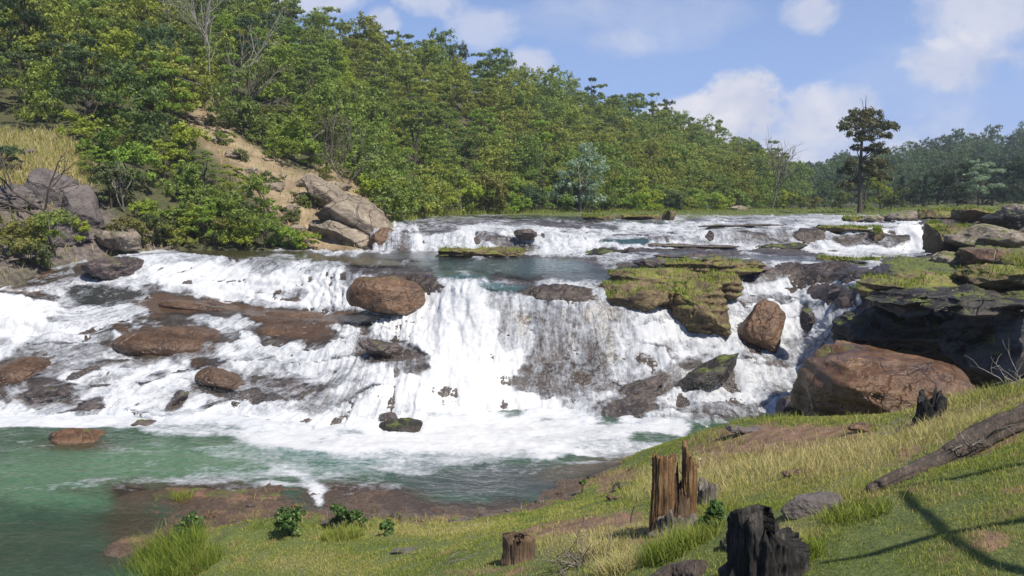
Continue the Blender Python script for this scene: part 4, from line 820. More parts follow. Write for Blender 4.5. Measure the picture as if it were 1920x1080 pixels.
for (x, y, Y, w_, h_, d_, a_, lb) in [(1290, 461, 44.0, 190, 9, 1.0, 1, 'long thin ledge line across the upper rapids'), (1395, 423, 47.5, 170, 8, 1.2, -1, 'dark thin lip rock at the top of the veiled step'), (1345, 480, 39.5, 240, 10, 1.4, 1, 'low wet ledge between the upper rapids and the grassy shelf'), (985, 440, 44.2, 44, 22, 1.0, 0, 'brown rock nub in the middle of the upper falls'), (1330, 446, 45.0, 16, 26, .6, 20, 'narrow dark rock in the veiled step'), (328, 758, 26.4, 62, 16, .7, -46, 'thin slanting dark rock low in the broad cascade'), (88, 742, 27.0, 84, 30, 1.2, -10, 'dark ribbed rock in the cascade near the edge of the view'), (172, 768, 26.0, 44, 20, .8, -20, 'little dark rock above the pointed brown one'),
        (262, 795, 24.9, 58, 18, .8, -8, 'flat dark rock breaking the foam edge of the pool'), (720, 655, 28.9, 96, 34, 1.1, 20, 'half-drowned brown rock below the rounded boulder'), (500, 655, 30.3, 60, 16, .9, -18, 'narrow wet rock edge under the long brown terrace'),
        (1512, 600, 27.9, 26, 46, .8, 0, 'black wet stone against the overhang beside the chute'), (1480, 770, 22.5, 60, 60, 1.0, 0, 'dark dripping rock under the edge of the reddish slab')]:
    rock(x, y, Y, w_, h_, d_, 'purple', int(x)+7, lb, rough=.26, ang=a_, back=.0)
for (x, y, Y, w_, h_, d_, a_, s_, lb) in [(312, 648, 31.0, 195, 66, 3.4, 2, 201, 'broad smooth brown dome with thin water sliding over it'), (560, 628, 31.6, 170, 34, 2.2, 3, 202, 'smooth brown slab just below the long terrace'), (28, 704, 28.6, 120, 62, 2.4, 0, 203, 'smooth brown rock in the cascade cut off by the edge of the view'),
        (420, 720, 28.0, 112, 52, 1.8, 10, 204, 'wet brown hump midway down the broad cascade'), (395, 578, 34.6, 200, 24, 2.0, 4, 205, 'low brown terrace under the first falls'), (590, 596, 33.4, 190, 20, 1.6, 4, 206, 'low brown terrace reaching the rounded boulder')]:
    rock(x, y, Y, w_, h_, d_, 'film', s_, lb, n=46, rough=.09, facets=4, sq=.9, ang=a_, back=.12)
# overhanging cliff; its near-black rock colour carries part of the hollow's shade
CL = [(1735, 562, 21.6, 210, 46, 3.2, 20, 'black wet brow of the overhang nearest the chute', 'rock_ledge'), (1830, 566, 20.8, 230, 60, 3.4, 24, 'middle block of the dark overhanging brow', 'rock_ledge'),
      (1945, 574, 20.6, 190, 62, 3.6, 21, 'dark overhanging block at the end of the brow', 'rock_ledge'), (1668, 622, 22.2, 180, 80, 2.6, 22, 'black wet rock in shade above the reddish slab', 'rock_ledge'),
      (1740, 628, 22.6, 190, 90, 2.6, 44, 'mossy dark rock tucked beneath the overhang', 'rock_ledge'), (1850, 670, 22.4, 330, 190, 2.2, 23, 'hollow rock wall beneath the overhang, coloured black for shade', 'rock_wall')]
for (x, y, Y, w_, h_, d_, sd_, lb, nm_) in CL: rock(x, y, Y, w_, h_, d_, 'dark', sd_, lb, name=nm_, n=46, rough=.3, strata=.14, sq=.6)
for (x, y, Y, w_, h_, d_, mt, lb, kw) in [
    (1730, 532, 23.0, 210, 46, 3.0, 'mossy', 'mossy brown ledge on top of the dark overhang', dict(strata=.1, n=46)), (1885, 524, 22, 170, 56, 3, 'mossy', 'thick mossy ledge above the overhang by the bank', dict(strata=.1, n=46)),
    (1880, 486, 29, 140, 46, 4, 'red', 'broad reddish rock above the green ledge', {}), (1790, 492, 31, 90, 40, 2.4, 'pale', 'tan rock with a dark notch on the green ledge', {}),
    (1785, 450, 37, 70, 66, 2.6, 'mossy', 'mossy pillar of rock beside the white side fall', {}), (1765, 455, 37, 26, 48, 1.5, 'mossy', 'green flank of rock touching the white side fall', {}),
    (1850, 446, 35, 120, 50, 3.4, 'pale', 'pale flat-topped rock behind the reddish one', {}), (1893, 412, 42, 66, 40, 2.4, 'dark', 'dark-faced boulder on the pale rocks', {}),
    (1915, 400, 46, 80, 36, 3, 'pale', 'large pale boulder behind the dark-faced one', {}), (1830, 404, 48, 90, 30, 3, 'mossy', 'mossy brown hump below the dark trees', {}),
    (1905, 447, 33, 90, 30, 2.6, 'pale', 'pale lichened slab beside the reddish rock', {}), (1760, 402, 52, 70, 20, 2.4, 'mossy', 'low mossy rock above the white side fall', {}), (1700, 405, 55, 60, 20, 2.2, 'pale', 'small pale rocks in line at the river edge', {}),
    (1665, 408, 54, 34, 16, 1.5, 'grey', 'grey rock beside the trickle at the river edge', {}), (1635, 410, 53, 40, 16, 1.5, 'pale', 'pale stone left dry below the lone tree', {}), (1600, 412, 54, 34, 12, 1.4, 'mossy', 'mossy stone below the lone tree', {}),
    (1600, 429, 46.0, 130, 13, 1.6, 'mossy', 'mossy dark-sided ledge between two small falls', {}), (1648, 444, 44.9, 26, 32, .9, 'mossy', 'mossy wedge of rock before the white side fall', {}), (1516, 446, 46.5, 62, 26, 1.6, 'brown', 'round brown rock with a thin veil of water', {}), (1536, 426, 47, 14, 10, .5, 'dark', 'little black square stone on top of the veil', {}),
    (1475, 462, 44.5, 96, 15, 1.4, 'dark', 'long low dark rock in the upper rapids', {}), (1660, 490, 35, 110, 18, 2.4, 'mossy', 'flat green-capped shelf under the upper rapids', {}), (1590, 489, 36, 110, 16, 2.2, 'mossy', 'thin bright green turf shelf under the upper rapids', {}),
    (1650, 545, 26, 70, 26, 2, 'mossy', 'green cushion of moss at the bend of the chute', {}), (1700, 560, 23, 90, 30, 2, 'purple', 'dark brown ledge under the moss cushion', {}),
    (1920, 498, 27, 70, 44, 2, 'mossy', 'mossy corner rock beside the reddish rock', {}), (1255, 408, 62, 26, 32, 1.6, 'mossy', 'clump-shaped bright mossy rock at the head of the upper falls', {}), (1200, 408, 64, 90, 14, 2.2, 'mossy', 'low mossy rocks at the head of the upper falls', {}), (1120, 409, 62, 60, 14, 2, 'mossy', 'brown mossy rock near the silver tree', {})]:
    rock(x, y, Y, w_, h_, d_, mt, 100+len(lb)+int(x), lb, rough=.24, **kw)
# hillside rock
rock(682, 428, 47.8, 185, 96, 4.8, 'tan', 31, 'big bare tan rock slope above the still water', name='rock_outcrop', n=46, rough=.18, ang=32, sq=.7)
rock(648, 448, 46.4, 135, 52, 2.8, 'tan', 45, 'lowest tan slab dipping into the still water', name='rock_outcrop', n=46, rough=.18, ang=25, sq=.7)
rock(625, 375, 52.4, 150, 50, 3.4, 'tan', 32, 'cracked tan rock higher on the slide', name='rock_outcrop', n=46, rough=.2, ang=38, sq=.7)
rock(718, 452, 45.5, 50, 50, 2.0, 'brown', 33, 'brown wet rock where the upper falls begin', rough=.15)
rock(92, 370, 43.5, 86, 95, 2.0, 'grey', 34, 'grey purple rock face with a pale streak', name='rock_outcrop', n=46, rough=.16, sq=.6, ang=18)
rock(148, 400, 43.0, 66, 112, 1.8, 'grey', 35, 'tall split grey rock beside the face', name='rock_outcrop', n=46, rough=.16, sq=.6, ang=-22)
rock(20, 385, 42.5, 120, 80, 2.0, 'grey', 36, 'broken grey rock ledge in the dry grass', name='rock_outcrop', n=46, rough=.26, strata=.2)
rock(60, 440, 40.5, 190, 60, 2.4, 'grey', 37, 'low grey bedrock under the fallen branch', name='rock_outcrop', n=46, rough=.25)
rock(215, 452, 41.5, 90, 40, 1.6, 'pale', 38, 'pale rock at the water edge by the dark log', rough=.25)
rock(50, 288, 47, 36, 18, 1.2, 'grey', 39, 'small grey stone in the dry grass', n=14)
rock(1380, 392, 104, 50, 14, 3, 'tan', 40, 'patch of bare pink earth at the end of the wood', name='earth_bank', cat='bank', n=14)
rock(205, 506, 37.4, 100, 44, 2.0, 'purple', 41, 'dark dripping rock in the first rapids', rough=.25)
for q_, (x, y, w_, h_) in enumerate([(405, 262, 26, 12), (438, 290, 34, 16), (470, 322, 30, 18), (512, 352, 40, 20), (545, 395, 36, 22), (575, 345, 50, 22), (600, 425, 46, 26), (560, 430, 30, 16), (498, 325, 22, 12), (640, 352, 40, 20), (380, 232, 22, 12), (530, 330, 18, 10)]):
    p_ = hp(x, y); o = rock(x, y, p_[1]-.2, w_, h_, w_/F*p_[1]*.8, 'tan', 300+q_, '%s grey tan stone bedded in the %s of the earth slide' % (['small', 'broad', 'split', 'angular', 'rounded', 'flat', 'rough', 'narrow', 'tiny', 'slanting', 'chipped', 'little'][q_], 'upper part' if y < 330 else 'lower part'), n=14, rough=.3, back=0)
# shelf in the pool
rock(420, 945, 18.4, 300, 40, 1.6, 'red', 42, 'brown rock shelf half under the pool', name='rock_shelf', n=46, rough=.12)
rock(700, 938, 18.9, 230, 36, 1.4, 'purple', 43, 'dark rock shelf just awash near the bank', name='rock_shelf', n=46, rough=.12)

# ---------------- the near bank ----------------
def zpt(px, py, z): return unproj(px, py, Yz(py, z))
BK = [(230, 1080, 15, 0), (225, 1040, 0, .02), (290, 1000, 0, 0.), (390, 975, 0, 0.02), (500, 955, 0, .02), (600, 962, 0, .02), (700, 968, 0, .02), (850, 972, 0, .02), (960, 958, 0, .02), (1060, 928, 0, .02), (1130, 895, 0, .1), (1200, 852, 21.6, 0), (1290, 818, 20.6, 0), (1370, 797, 20, 0), (1480, 786, 19, 0), (1600, 786, 17.6, 0), (1700, 775, 15.8, 0), (1790, 752, 14.2, 0), (1850, 733, 13, 0), (1930, 722, 12, 0), (2050, 705, 11.5, 0),
      (500, 1080, 12.9, 0), (800, 1080, 10.6, 0), (1100, 1080, 8.3, 0), (1280, 1080, 7.1, 0), (1440, 1080, 6.3, 0), (1700, 1080, 5.5, 0), (1920, 1080, 5.05, 0), (400, 1020, 15.2, 0), (650, 1020, 14.1, 0), (900, 1020, 12.0, 0), (1100, 1000, 10.6, 0), (1260, 985, 9.6, 0), (1440, 960, 8.3, 0), (1700, 950, 6.9, 0), (1920, 950, 6.1, 0),
      (1000, 980, 13.0, 0), (1200, 920, 13.5, 0), (1350, 900, 12.0, 0), (1530, 900, 9.6, 0), (1750, 870, 8.6, 0), (1920, 850, 7.6, 0), (1350, 850, 16.0, 0), (1500, 830, 14.6, 0), (1650, 820, 12.8, 0), (1800, 790, 11.2, 0), (1920, 770, 9.8, 0)]
BK += [(300, 955, 0, -.04), (380, 945, 0, -.03), (450, 930, 0, .02), (520, 928, 0, .0), (590, 945, 0, -.08), (660, 940, 0, -.03), (740, 945, 0, -.04), (820, 955, 0, -.02), (900, 950, 0, -.04), (980, 938, 0, -.03), (1060, 905, 0, .02), (480, 905, 0, -.25), (700, 905, 0, -.3), (900, 920, 0, -.25), (300, 925, 0, -.3)]
pts = []
for (x, y, Y, z) in BK: pts.append(unproj(x, y, Y) if Y else zpt(x, y, z))
pts = [tuple(p) for p in pts]
pts += [(-9, 12, -.9), (-10, 16, -1.0), (-8, 20, -1.), (-4, 21.5, -1.), (0, 21.5, -1.1), (3, 23, -1.2), (-6, 8, .2), (-3, 5, 2.2), (0, 3, 3.9), (3, 2, 4.9), (-10, 5, .0), (0, -2, 5.2), (6, 0, 5.6), (-6, -2, 4.0), (10, 4, 5.6), (14, 8, 5.6), (8, 9, 5.0), (11, 13, 4.6), (14, 13, 4.6), (7, 22.5, -.6), (9, 21, -.3), (11, 19.5, .3), (12, 17.5, .8), (13, 16, 1.8), (16, 15.5, 2.5), (5, 24.5, -1.2), (-14, 12, -1.2), (-14, 20, -1.2), (-14, 5, -.4)]
pts = np.array(pts)
def tps_fit(p, lam=.02):
    n = len(p); d = np.linalg.norm(p[:, None, :2]-p[None, :, :2], axis=-1); K = np.where(d > 0, d*d*np.log(d+1e-9), 0)+lam*np.eye(n)
    Q = np.hstack([np.ones((n, 1)), p[:, :2]]); A = np.block([[K, Q], [Q.T, np.zeros((3, 3))]])
    s_ = np.linalg.solve(A, np.concatenate([p[:, 2], np.zeros(3)])); return s_
TP = tps_fit(pts)
def bank_z(X, Y):
    sh_ = np.shape(X); q_ = np.stack([np.ravel(X), np.ravel(Y)], -1); out = np.zeros(len(q_))
    for a in range(0, len(q_), 50000):
        d = np.linalg.norm(q_[a:a+50000, None]-pts[None, :, :2], axis=-1); out[a:a+50000] = (d*d*np.log(d+1e-9))@TP[:-3]+TP[-3]+q_[a:a+50000]@TP[-2:]
    z = out.reshape(sh_); P_ = np.stack([X, Y, 0*np.asarray(X)], -1)
    z = z+.05*fbm(P_*.9, 4, 201)+.018*fbm(P_*4, 3, 202)
    return z+sstep(.5, .15, np.abs(z))*(.07*fbm(P_*2.2, 4, 203, .6, True)+.03*fbm(P_*9, 3, 204, .6, True))*(P_[..., 0] < 7)
xs = np.arange(-13, 15, .055); ys = np.concatenate([np.arange(-3, 3, .3), np.arange(3, 24, .06)])
BX, BY = np.meshgrid(xs, ys); BZ = bank_z(BX, BY); PBk = np.stack([BX, BY, BZ], -1); bx, by = proj(PBk)
bw_ = fbm(np.stack([bx/70, by/28, 0*bx], -1), 4, 205); bn = fbm(PBk*np.array([.8, .8, 0]), 4, 206); bn2 = fbm(PBk*np.array([2.6, 2.6, 0]), 4, 207)
bare_ = np.zeros(BX.shape); rocky_ = np.zeros(BX.shape); strw = np.zeros(BX.shape)
for e in [(1420, 828, 150, 26, -4, 1.0), (1530, 812, 90, 16, 0, .9), (1330, 870, 50, 14, -20, .8), (1150, 910, 45, 22, -35, .7), (1085, 985, 110, 14, -8, .75), (900, 1075, 150, 12, -5, .5), (1880, 810, 70, 22, -25, .8), (1230, 1010, 50, 20, 0, .4), (1700, 860, 60, 14, -20, .5)]:
    m_, _ = ellm(bx, by, e, bw_*.6, .5); bare_ = np.maximum(bare_, m_*e[5])
for e in [(1450, 870, 220, 46, -8, 1.0), (1750, 800, 180, 40, -14, .8), (1600, 870, 120, 40, -14, .7), (1130, 1010, 120, 40, 0, .8), (850, 990, 160, 22, 0, .65), (1550, 935, 100, 40, 0, .5), (1480, 1000, 80, 30, 0, .5), (600, 1060, 150, 20, 0, .4)]:
    m_, _ = ellm(bx, by, e, bw_*.6, .5); strw = np.maximum(strw, m_*e[5])
shore = 1-sstep(.06, .26, BZ+.16*bn2); bare_ = np.clip(np.maximum(bare_, shore)+.5*sstep(.22, .4, bn2)+.35*sstep(.3, .5, bn), 0, 1); rocky_ = shore
rdrop = sstep(1.5, .3, BZ)*sstep(5.5, 7, BX); rocky_ = np.maximum(rocky_, rdrop); bare_ = np.maximum(bare_, rdrop)
m, nt, o = newmat("bank_ground")
pos = nd(nt, 'NewGeometry').outputs['Position']; n1 = noise(nt, pos, 3, 6, .7); n2 = noise(nt, pos, 22, 5, .75)
gr = mix(nt, ramp(nt, n2, [(.35, 0.), (.65, 1.)]), (.045, .075, .014), (.14, .16, .04))
sr = mix(nt, ramp(nt, n2, [(.35, 0.), (.65, 1.)]), (.14, .12, .05), (.33, .27, .13))
so_ = mix(nt, ramp(nt, n1, [(.4, 0.), (.6, 1.)]), (.13, .075, .045), (.25, .15, .09)); so_ = mix(nt, ramp(nt, n2, [(.55, 0.), (.7, .7)]), so_, (.07, .05, .035))
rk = mix(nt, ramp(nt, n2, [(.35, 0.), (.65, 1.)]), (.04, .026, .016), (.13, .085, .052))
col = mix(nt, attr(nt, 'straw'), gr, sr); col = mix(nt, ramp(nt, mth(nt, 'ADD', attr(nt, 'bare'), mth(nt, 'MULTIPLY', mth(nt, 'SUBTRACT', n1, .5), 1.2)), [(.4, 0.), (.6, 1.)]), col, so_); col = mix(nt, attr(nt, 'rk'), col, rk)
b = nd(nt, 'BsdfPrincipled', {'Base Color': col, 'Roughness': mth(nt, 'SUBTRACT', .95, mth(nt, 'MULTIPLY', attr(nt, 'rk'), .68)), 'Normal': nd(nt, 'Bump', {'Strength': .8, 'Distance': .05, 'Height': mth(nt, 'ADD', n1, mth(nt, 'MULTIPLY', n2, .5))}).outputs[0]})
nt.links.new(b.outputs[0], o.inputs[0])
tag(mesh("river_bank", PBk.reshape(-1, 3), gridf(*BX.shape), m, {'bare': bare_.ravel(), 'straw': strw.ravel(), 'rk': rocky_.ravel()}), kind='structure')
# turf growing on the ledges
rg = np.random.default_rng(31)
mz = np.clip(moss-.55, 0, 1)*(px0 > 980)*(px0 < 2050); mz = mz.ravel()*dA0; li = rg.choice(mz.size, 16000, p=mz/mz.sum()); lP = [PB.reshape(-1, 3)[li]+rg.normal(0, .06, (16000, 3))*np.array([1, 1, 0])]
for o_ in [o_ for o_ in bpy.data.objects if o_.type == 'MESH' and o_.data.materials and o_.data.materials[0] and o_.data.materials[0].name == 'rock_mossy']:
    nv = len(o_.data.vertices); co = np.empty(nv*3, np.float32); no = np.empty(nv*3, np.float32); o_.data.vertices.foreach_get('co', co); o_.data.vertices.foreach_get('normal', no)
    co = co.reshape(-1, 3)+np.array(o_.location); k_ = np.where((no.reshape(-1, 3)[:, 2] > .85) & (fbm(co*1.2, 3, 5) > -.05))[0]
    if len(k_): k_ = rg.choice(k_, 420); lP.append(co[k_]+rg.normal(0, .05, (len(k_), 3))*np.array([1, 1, .2]))
lP = np.concatenate(lP); nl = len(lP); V, Fl = blades(rg, lP-np.array([0, 0, .01]), rg.uniform(.05, .2, nl), np.clip(lP[:, 1]*.0005, .008, .03), .9)
tag(mesh('ledge_grass', V, Fl, M_gr, {'rnd': np.repeat(np.clip(.2+.3*fbm(lP*.7, 3, 9)+rg.normal(0, .12, nl), 0, 1), 5)}, smooth=False), 'yellow green turf growing on the wet ledges', 'grass', kind='stuff')
# grass on the bank
rg = np.random.default_rng(21)
def grass_on(n, pf):
    """n blades, spread evenly over what the bank shows from where people stand"""
    w_ = pf*(1/np.maximum(BY, 4))**1.1*((bx > 150) & (bx < 2050) & (by > 690) & (by < 1250)); w_ = (w_*(np.gradient(BY, axis=0))).ravel(); w_ /= w_.sum()
    i = rg.choice(w_.size, n, p=w_); X = BX.ravel()[i]+rg.uniform(-.03, .03, n); Y = BY.ravel()[i]+rg.uniform(-.03, .03, n)
    return i, np.stack([X, Y, bank_z(X, Y)-.005], -1)
open_ = np.clip(1.05-bare_*1.1, 0.02, 1)*(BZ > .04)
i, gP = grass_on(330000, open_*(.2+1.3*np.clip(bn2+.45, 0, 1)))
st_ = strw.ravel()[i]; bb = bn.ravel()[i]; b2 = bn2.ravel()[i]; nb_ = len(i)
h = rg.uniform(.014, .042, nb_)*(1+.9*st_*rg.random(nb_))*(1+.9*np.clip(b2, -.3, 1)); dist_ = gP[:, 1]
V, Fl = blades(rg, gP, h, np.clip(dist_*.00045, .002, .008)*rg.uniform(.6, 1.2, nb_), .9)
tone = np.clip(.29+.34*bb+.2*b2+.28*st_+rg.normal(0, .11, nb_)+(rg.random(nb_) < .12)*.35, 0, 1)
grass = mesh('grass', V, Fl, M_gr, {'rnd': np.repeat(tone, 5)}, smooth=False); tag(grass, 'short mixed green and straw grass covering the near bank', 'grass', kind='stuff')
# taller seeding grass
tall_w = np.zeros(BX.shape)
for e in [(1450, 880, 230, 36, -8, 1), (1700, 835, 160, 30, -14, .8), (1320, 950, 60, 26, 0, .8), (1280, 1010, 60, 20, 0, 1.0), (1600, 925, 50, 14, -20, .9), (1830, 750, 110, 12, -10, .9), (1420, 790, 100, 6, 0, 1.0), (1130, 1030, 100, 24, 0, .7), (1520, 1010, 30, 30, 0, .4), (1340, 830, 50, 14, 0, 1.0), (680, 985, 220, 14, 0, .5), (1600, 795, 90, 8, 0, .7)]:
    m_, _ = ellm(bx, by, e, bw_*.6, .5); tall_w = np.maximum(tall_w, m_*e[5])
i, gP = grass_on(17000, tall_w*(BZ > .04)+.012)
V, Fl = blades(rg, gP, rg.uniform(.06, .2, len(i)), np.clip(gP[:, 1]*.0004, .0018, .006), 1.1)
V2 = np.clip(.3+.4*strw.ravel()[i]+rg.normal(0, .16, len(i)), 0, 1)
tag(mesh('tall_grass', V, Fl, M_gr, {'rnd': np.repeat(V2, 5)}, smooth=False), 'thin taller seeding grass in loose stands on the bank', 'grass', kind='stuff')
def bp_at(px, py):     # the nearest point of the bank that is seen at px, py
    dd = (bx-px)**2+(by-py)**2+1e7*(BY < 2.5); k_ = np.where(dd.ravel() < max(dd.min()*1.5, 120))[0]; k_ = k_[np.argmin(BY.ravel()[k_])]
    return np.array([BX.ravel()[k_], BY.ravel()[k_], BZ.ravel()[k_]])
def tussock(px, py, r, n, hh_, tone_, label, wd=.005, lean=.8):
    c = bp_at(px, py); a = rg.uniform(0, 6.3, n); rr_ = r*np.sqrt(rg.random(n)); P_ = np.stack([c[0]+rr_*np.cos(a), c[1]+rr_*np.sin(a), 0*a], -1); P_[:, 2] = bank_z(P_[:, 0], P_[:, 1])-.01
    V, Fl = blades(rg, P_-c, hh_*rg.uniform(.5, 1, n), np.full(n, wd), lean)
    o = mesh('grass_tussock', V, Fl, M_gr, {'rnd': np.repeat(np.clip(tone_+rg.normal(0, .1, n), 0, 1), 5)}, smooth=False); o.location = c; return tag(o, label, 'grass')
tussock(300, 1062, .75, 2600, .62, .16, 'tall bright green grass tussock at the water corner of the bank', .007)
tussock(370, 1050, .45, 900, .45, .22, 'smaller green tussock next to the tall bright one')
tussock(640, 1000, .4, 700, .3, .3, 'wispy olive tussock below the twin bushes')
tussock(1255, 1030, .3, 700, .28, .22, 'vivid green tussock at the foot of the tall split stump')
tussock(1310, 1000, .22, 450, .22, .3, 'mottled green tussock against the tall split stump')
tussock(1600, 960, .3, 500, .16, .24, 'dark green tussock under the end of the fallen log')
tussock(345, 920, .25, 260, .3, .28, 'yellow green tuft on the half-drowned shelf')
tussock(1500, 1040, .2, 500, .2, .22, 'bright grass tuft beside the charred stump')
tussock(1160, 1060, .25, 400, .25, .65, 'heap of dry straw grass on the low bank', .004, 1.6)
tussock(1110, 1030, .22, 350, .22, .7, 'matted dry grass just behind the straw heap', .004, 1.6)
# ---------------- wood on the bank ----------------
def wood_mat(name, c1, c2, c3, bump=1.0, sc_=1.0):
    m, nt, o = newmat(name); tcn = nd(nt, 'TexCoord').outputs['Object']
    n1 = noise(nt, mapped(nt, tcn, (26*sc_, 26*sc_, 2.4*sc_)), 1.0, 6, .7, .4); n2 = noise(nt, tcn, 3.5, 4, .6)
    col = ramp(nt, mth(nt, 'ADD', mth(nt, 'MULTIPLY', n1, .6), mth(nt, 'MULTIPLY', n2, .4)), [(.36, c1), (.5, c2), (.64, c3)])
    b = nd(nt, 'BsdfPrincipled', {'Base Color': col, 'Roughness': .85, 'Normal': nd(nt, 'Bump', {'Strength': bump, 'Distance': .03, 'Height': n1}).outputs[0]})
    nt.links.new(b.outputs[0], o.inputs[0]); return m
MW = {'orange': wood_mat('weathered_orange_wood', (.02, .013, .009), (.19, .10, .04), (.40, .25, .12), 1.6), 'char': wood_mat('charred_wood', (.007, .007, .007), (.025, .022, .02), (.11, .095, .082), 1.6),
      'grey': wood_mat('grey_dead_wood', (.05, .04, .035), (.14, .12, .10), (.30, .26, .22)), 'brown': wood_mat('brown_old_wood', (.04, .025, .016), (.12, .075, .045), (.22, .14, .085)), 'log': wood_mat('weathered_log', (.015, .011, .009), (.055, .040, .030), (.14, .105, .08))}
def stump(px, py, hts, rx, ry, thick, mat, seed, label, flare=.15, groove=.08, rz=0.0, nth=140, nz=26, sink=.08, lean=(0, 0), name='stump', jag=.06, parent=None, loc=None):
    """hollow or solid stump: hts = [(angle in degrees seen from above, height)], angle 0 = +X, -90 = towards the camera"""
    c = bp_at(px, py) if loc is None else loc; th = np.linspace(0, 2*np.pi, nth, endpoint=False); deg = np.degrees(th)
    hs = sorted((a % 360, h_) for a, h_ in hts); A = [a for a, _ in hs]; Hh = [h_ for _, h_ in hs]
    top = np.interp(deg, [A[-1]-360]+A+[A[0]+360], [Hh[-1]]+Hh+[Hh[0]])
    circ = np.stack([np.cos(th)*4, np.sin(th)*4, 0*th], -1)
    top = top*(1+jag*fbm(circ*2.2, 3, seed, .7))+.25*jag*np.abs(fbm(circ*5, 2, seed+3))
    ou = []
    for k_, t in enumerate(np.linspace(0, 1, nz)):
        z = -sink+(top+sink)*t; f = 1+flare*np.exp(-np.maximum(z, 0)*9/max(Hh))
        q3 = np.stack([np.cos(th)*3.2, np.sin(th)*3.2, z*1.3], -1); g = 1+groove*fbm(q3*1.5, 4, seed+5, .6, True)+groove*.9*fbm(np.stack([np.cos(th)*1.2, np.sin(th)*1.2, z*1.2], -1), 3, seed+6)
        ou.append(np.stack([np.cos(th)*rx*f*g+lean[0]*np.maximum(z, 0), np.sin(th)*ry*f*g+lean[1]*np.maximum(z, 0), z], -1))
    mid = ou[-1]*np.array([1-thick*.5/rx, 1-thick*.5/ry, 1])+np.array([0, 0, .01])
    inn = [mid]
    for t in np.linspace(1, 0, 8)[:]:
        z = .25*top*(1-t)+top*t if thick < rx*.8 else top*.93+0*t
        inn.append(np.stack([np.cos(th)*(rx-thick)*(t if thick >= rx*.8 else (.3+.7*t))+lean[0]*z, np.sin(th)*(ry-thick)*(t if thick >= rx*.8 else (.3+.7*t))+lean[1]*z, z], -1))
    inn.append(np.stack([0*th, 0*th, 0*th+(.1*min(Hh) if thick < rx*.8 else top.mean()*.9)], -1))
    G = np.stack(ou+inn, 0); nr_ = G.shape[0]; ii = np.arange(nr_-1)[:, None]*nth; jj = np.arange(nth)[None]; j2 = (jj+1) % nth
    Fq = np.stack([ii+jj, ii+j2, ii+nth+j2, ii+nth+jj], -1).reshape(-1, 4)
    o = mesh(name, G.reshape(-1, 3), Fq, MW[mat], parent=parent); o.location = c; o.rotation_euler[2] = rz
    return tag(o, label, 'tree stump') if label else o
# tall split stump: a tall plank of standing wood, a spike, broken heartwood between
c = bp_at(1262, 985)
e = tag(empty('stump', c), 'tall split orange stump with two standing slabs on the bank edge', 'tree stump')
s_ = c[1]/F
Z0 = np.zeros(3)
stump(0, 0, [(0, 148*s_), (90, 140*s_), (180, 150*s_), (270, 145*s_)], 21*s_, 11*s_, .03, 'orange', 31, None, .1, .24, .1, name='slab', jag=.08, parent=e, loc=Z0+np.array([-24*s_, 0, 0]), sink=.12)
stump(0, 0, [(0, 112*s_), (60, 130*s_), (150, 165*s_), (200, 172*s_), (270, 140*s_)], 13*s_, 11*s_, .05, 'orange', 33, None, .15, .26, .0, name='spike', jag=.12, parent=e, loc=Z0+np.array([27*s_, .05, 0]), sink=.12)
stump(0, 0, [(0, 95*s_), (45, 60*s_), (90, 110*s_), (150, 70*s_), (200, 100*s_), (240, 35*s_), (280, 80*s_), (320, 50*s_)], 22*s_, 16*s_, .03, 'brown', 35, None, .2, .2, .0, name='heartwood', jag=.35, parent=e, loc=Z0+np.array([6*s_, .02, 0]), sink=.12)
stump(0, 0, [(0, 30*s_), (60, 12*s_), (120, 34*s_), (180, 10*s_), (240, 40*s_), (300, 22*s_)], 34*s_, 22*s_, .05, 'grey', 36, None, .35, .25, .0, name='root_collar', jag=.4, parent=e, loc=Z0+np.array([2*s_, -.05, 0]), sink=.15)
stump(1325, 932, [(0, .16), (90, .22), (150, .26), (200, .12), (270, .2), (320, .24)], .12, .08, .03, 'grey', 41, 'short grey split stump beside the tall orange one', .1, .2, jag=.3)
stump(972, 1042, [(0, .30), (70, .33), (160, .34), (200, .36), (240, .24), (255, .33), (300, .31)], .19, .115, .26, 'brown', 43, 'small squared brown stump low on the grass', .12, .16, jag=.12)
c5 = .0042
stump(1440, 1078, [(0, .26), (40, .36), (90, .36), (135, .40), (160, .52), (195, .55), (225, .53), (240, .40), (290, .37), (330, .22)], .26, .2, .3, 'char', 45, 'charred black stump with a raised horn on the grassy bank', .25, .34, jag=.22, nth=220, nz=40, sink=.3)
stump(1745, 776, [(0, .26), (50, .42), (90, .2), (140, .40), (190, .2), (230, .36), (270, .10), (310, .38)], .19, .14, .05, 'char', 47, 'small hollow dark stump in front of the reddish slab', .2, .2, jag=.35)
def bank_rock(px, py, w_, d_, h_, mat, seed, label, name='stone', sink=.35, rz=0.0, **kw):
    c = bp_at(px, py); V, Fq = rock_shape(seed, (w_, d_, h_), 26, **kw); o = mesh(name, V, Fq, MR[mat] if mat in MR else MW[mat]); o.location = c+np.array([0, 0, h_*(.5-sink)]); o.rotation_euler[2] = rz
    return tag(o, label, 'stone')
bank_rock(1530, 948, .72, .42, .26, 'grey', 51, 'flat grey brown stone between the charred stump and the fallen log', rough=.16, rz=.2)
bank_rock(1370, 1018, .26, .2, .2, 'dark', 53, 'small black rock touching the charred stump', rough=.3)
bank_rock(1165, 905, .5, .3, .2, 'dark', 55, 'dark crumbly stone at the water side of the grass', rough=.4)
bank_rock(1150, 925, .3, .2, .12, 'brown', 56, 'reddish clod beneath the dark crumbly stone', rough=.3)
bank_rock(1400, 800, 1.0, .5, .22, 'grey', 57, 'low mossy stone on the lip of the bank by the chute', rough=.3)
bank_rock(1625, 795, .7, .4, .18, 'brown', 58, 'brown stone under the reddish slab', rough=.3)
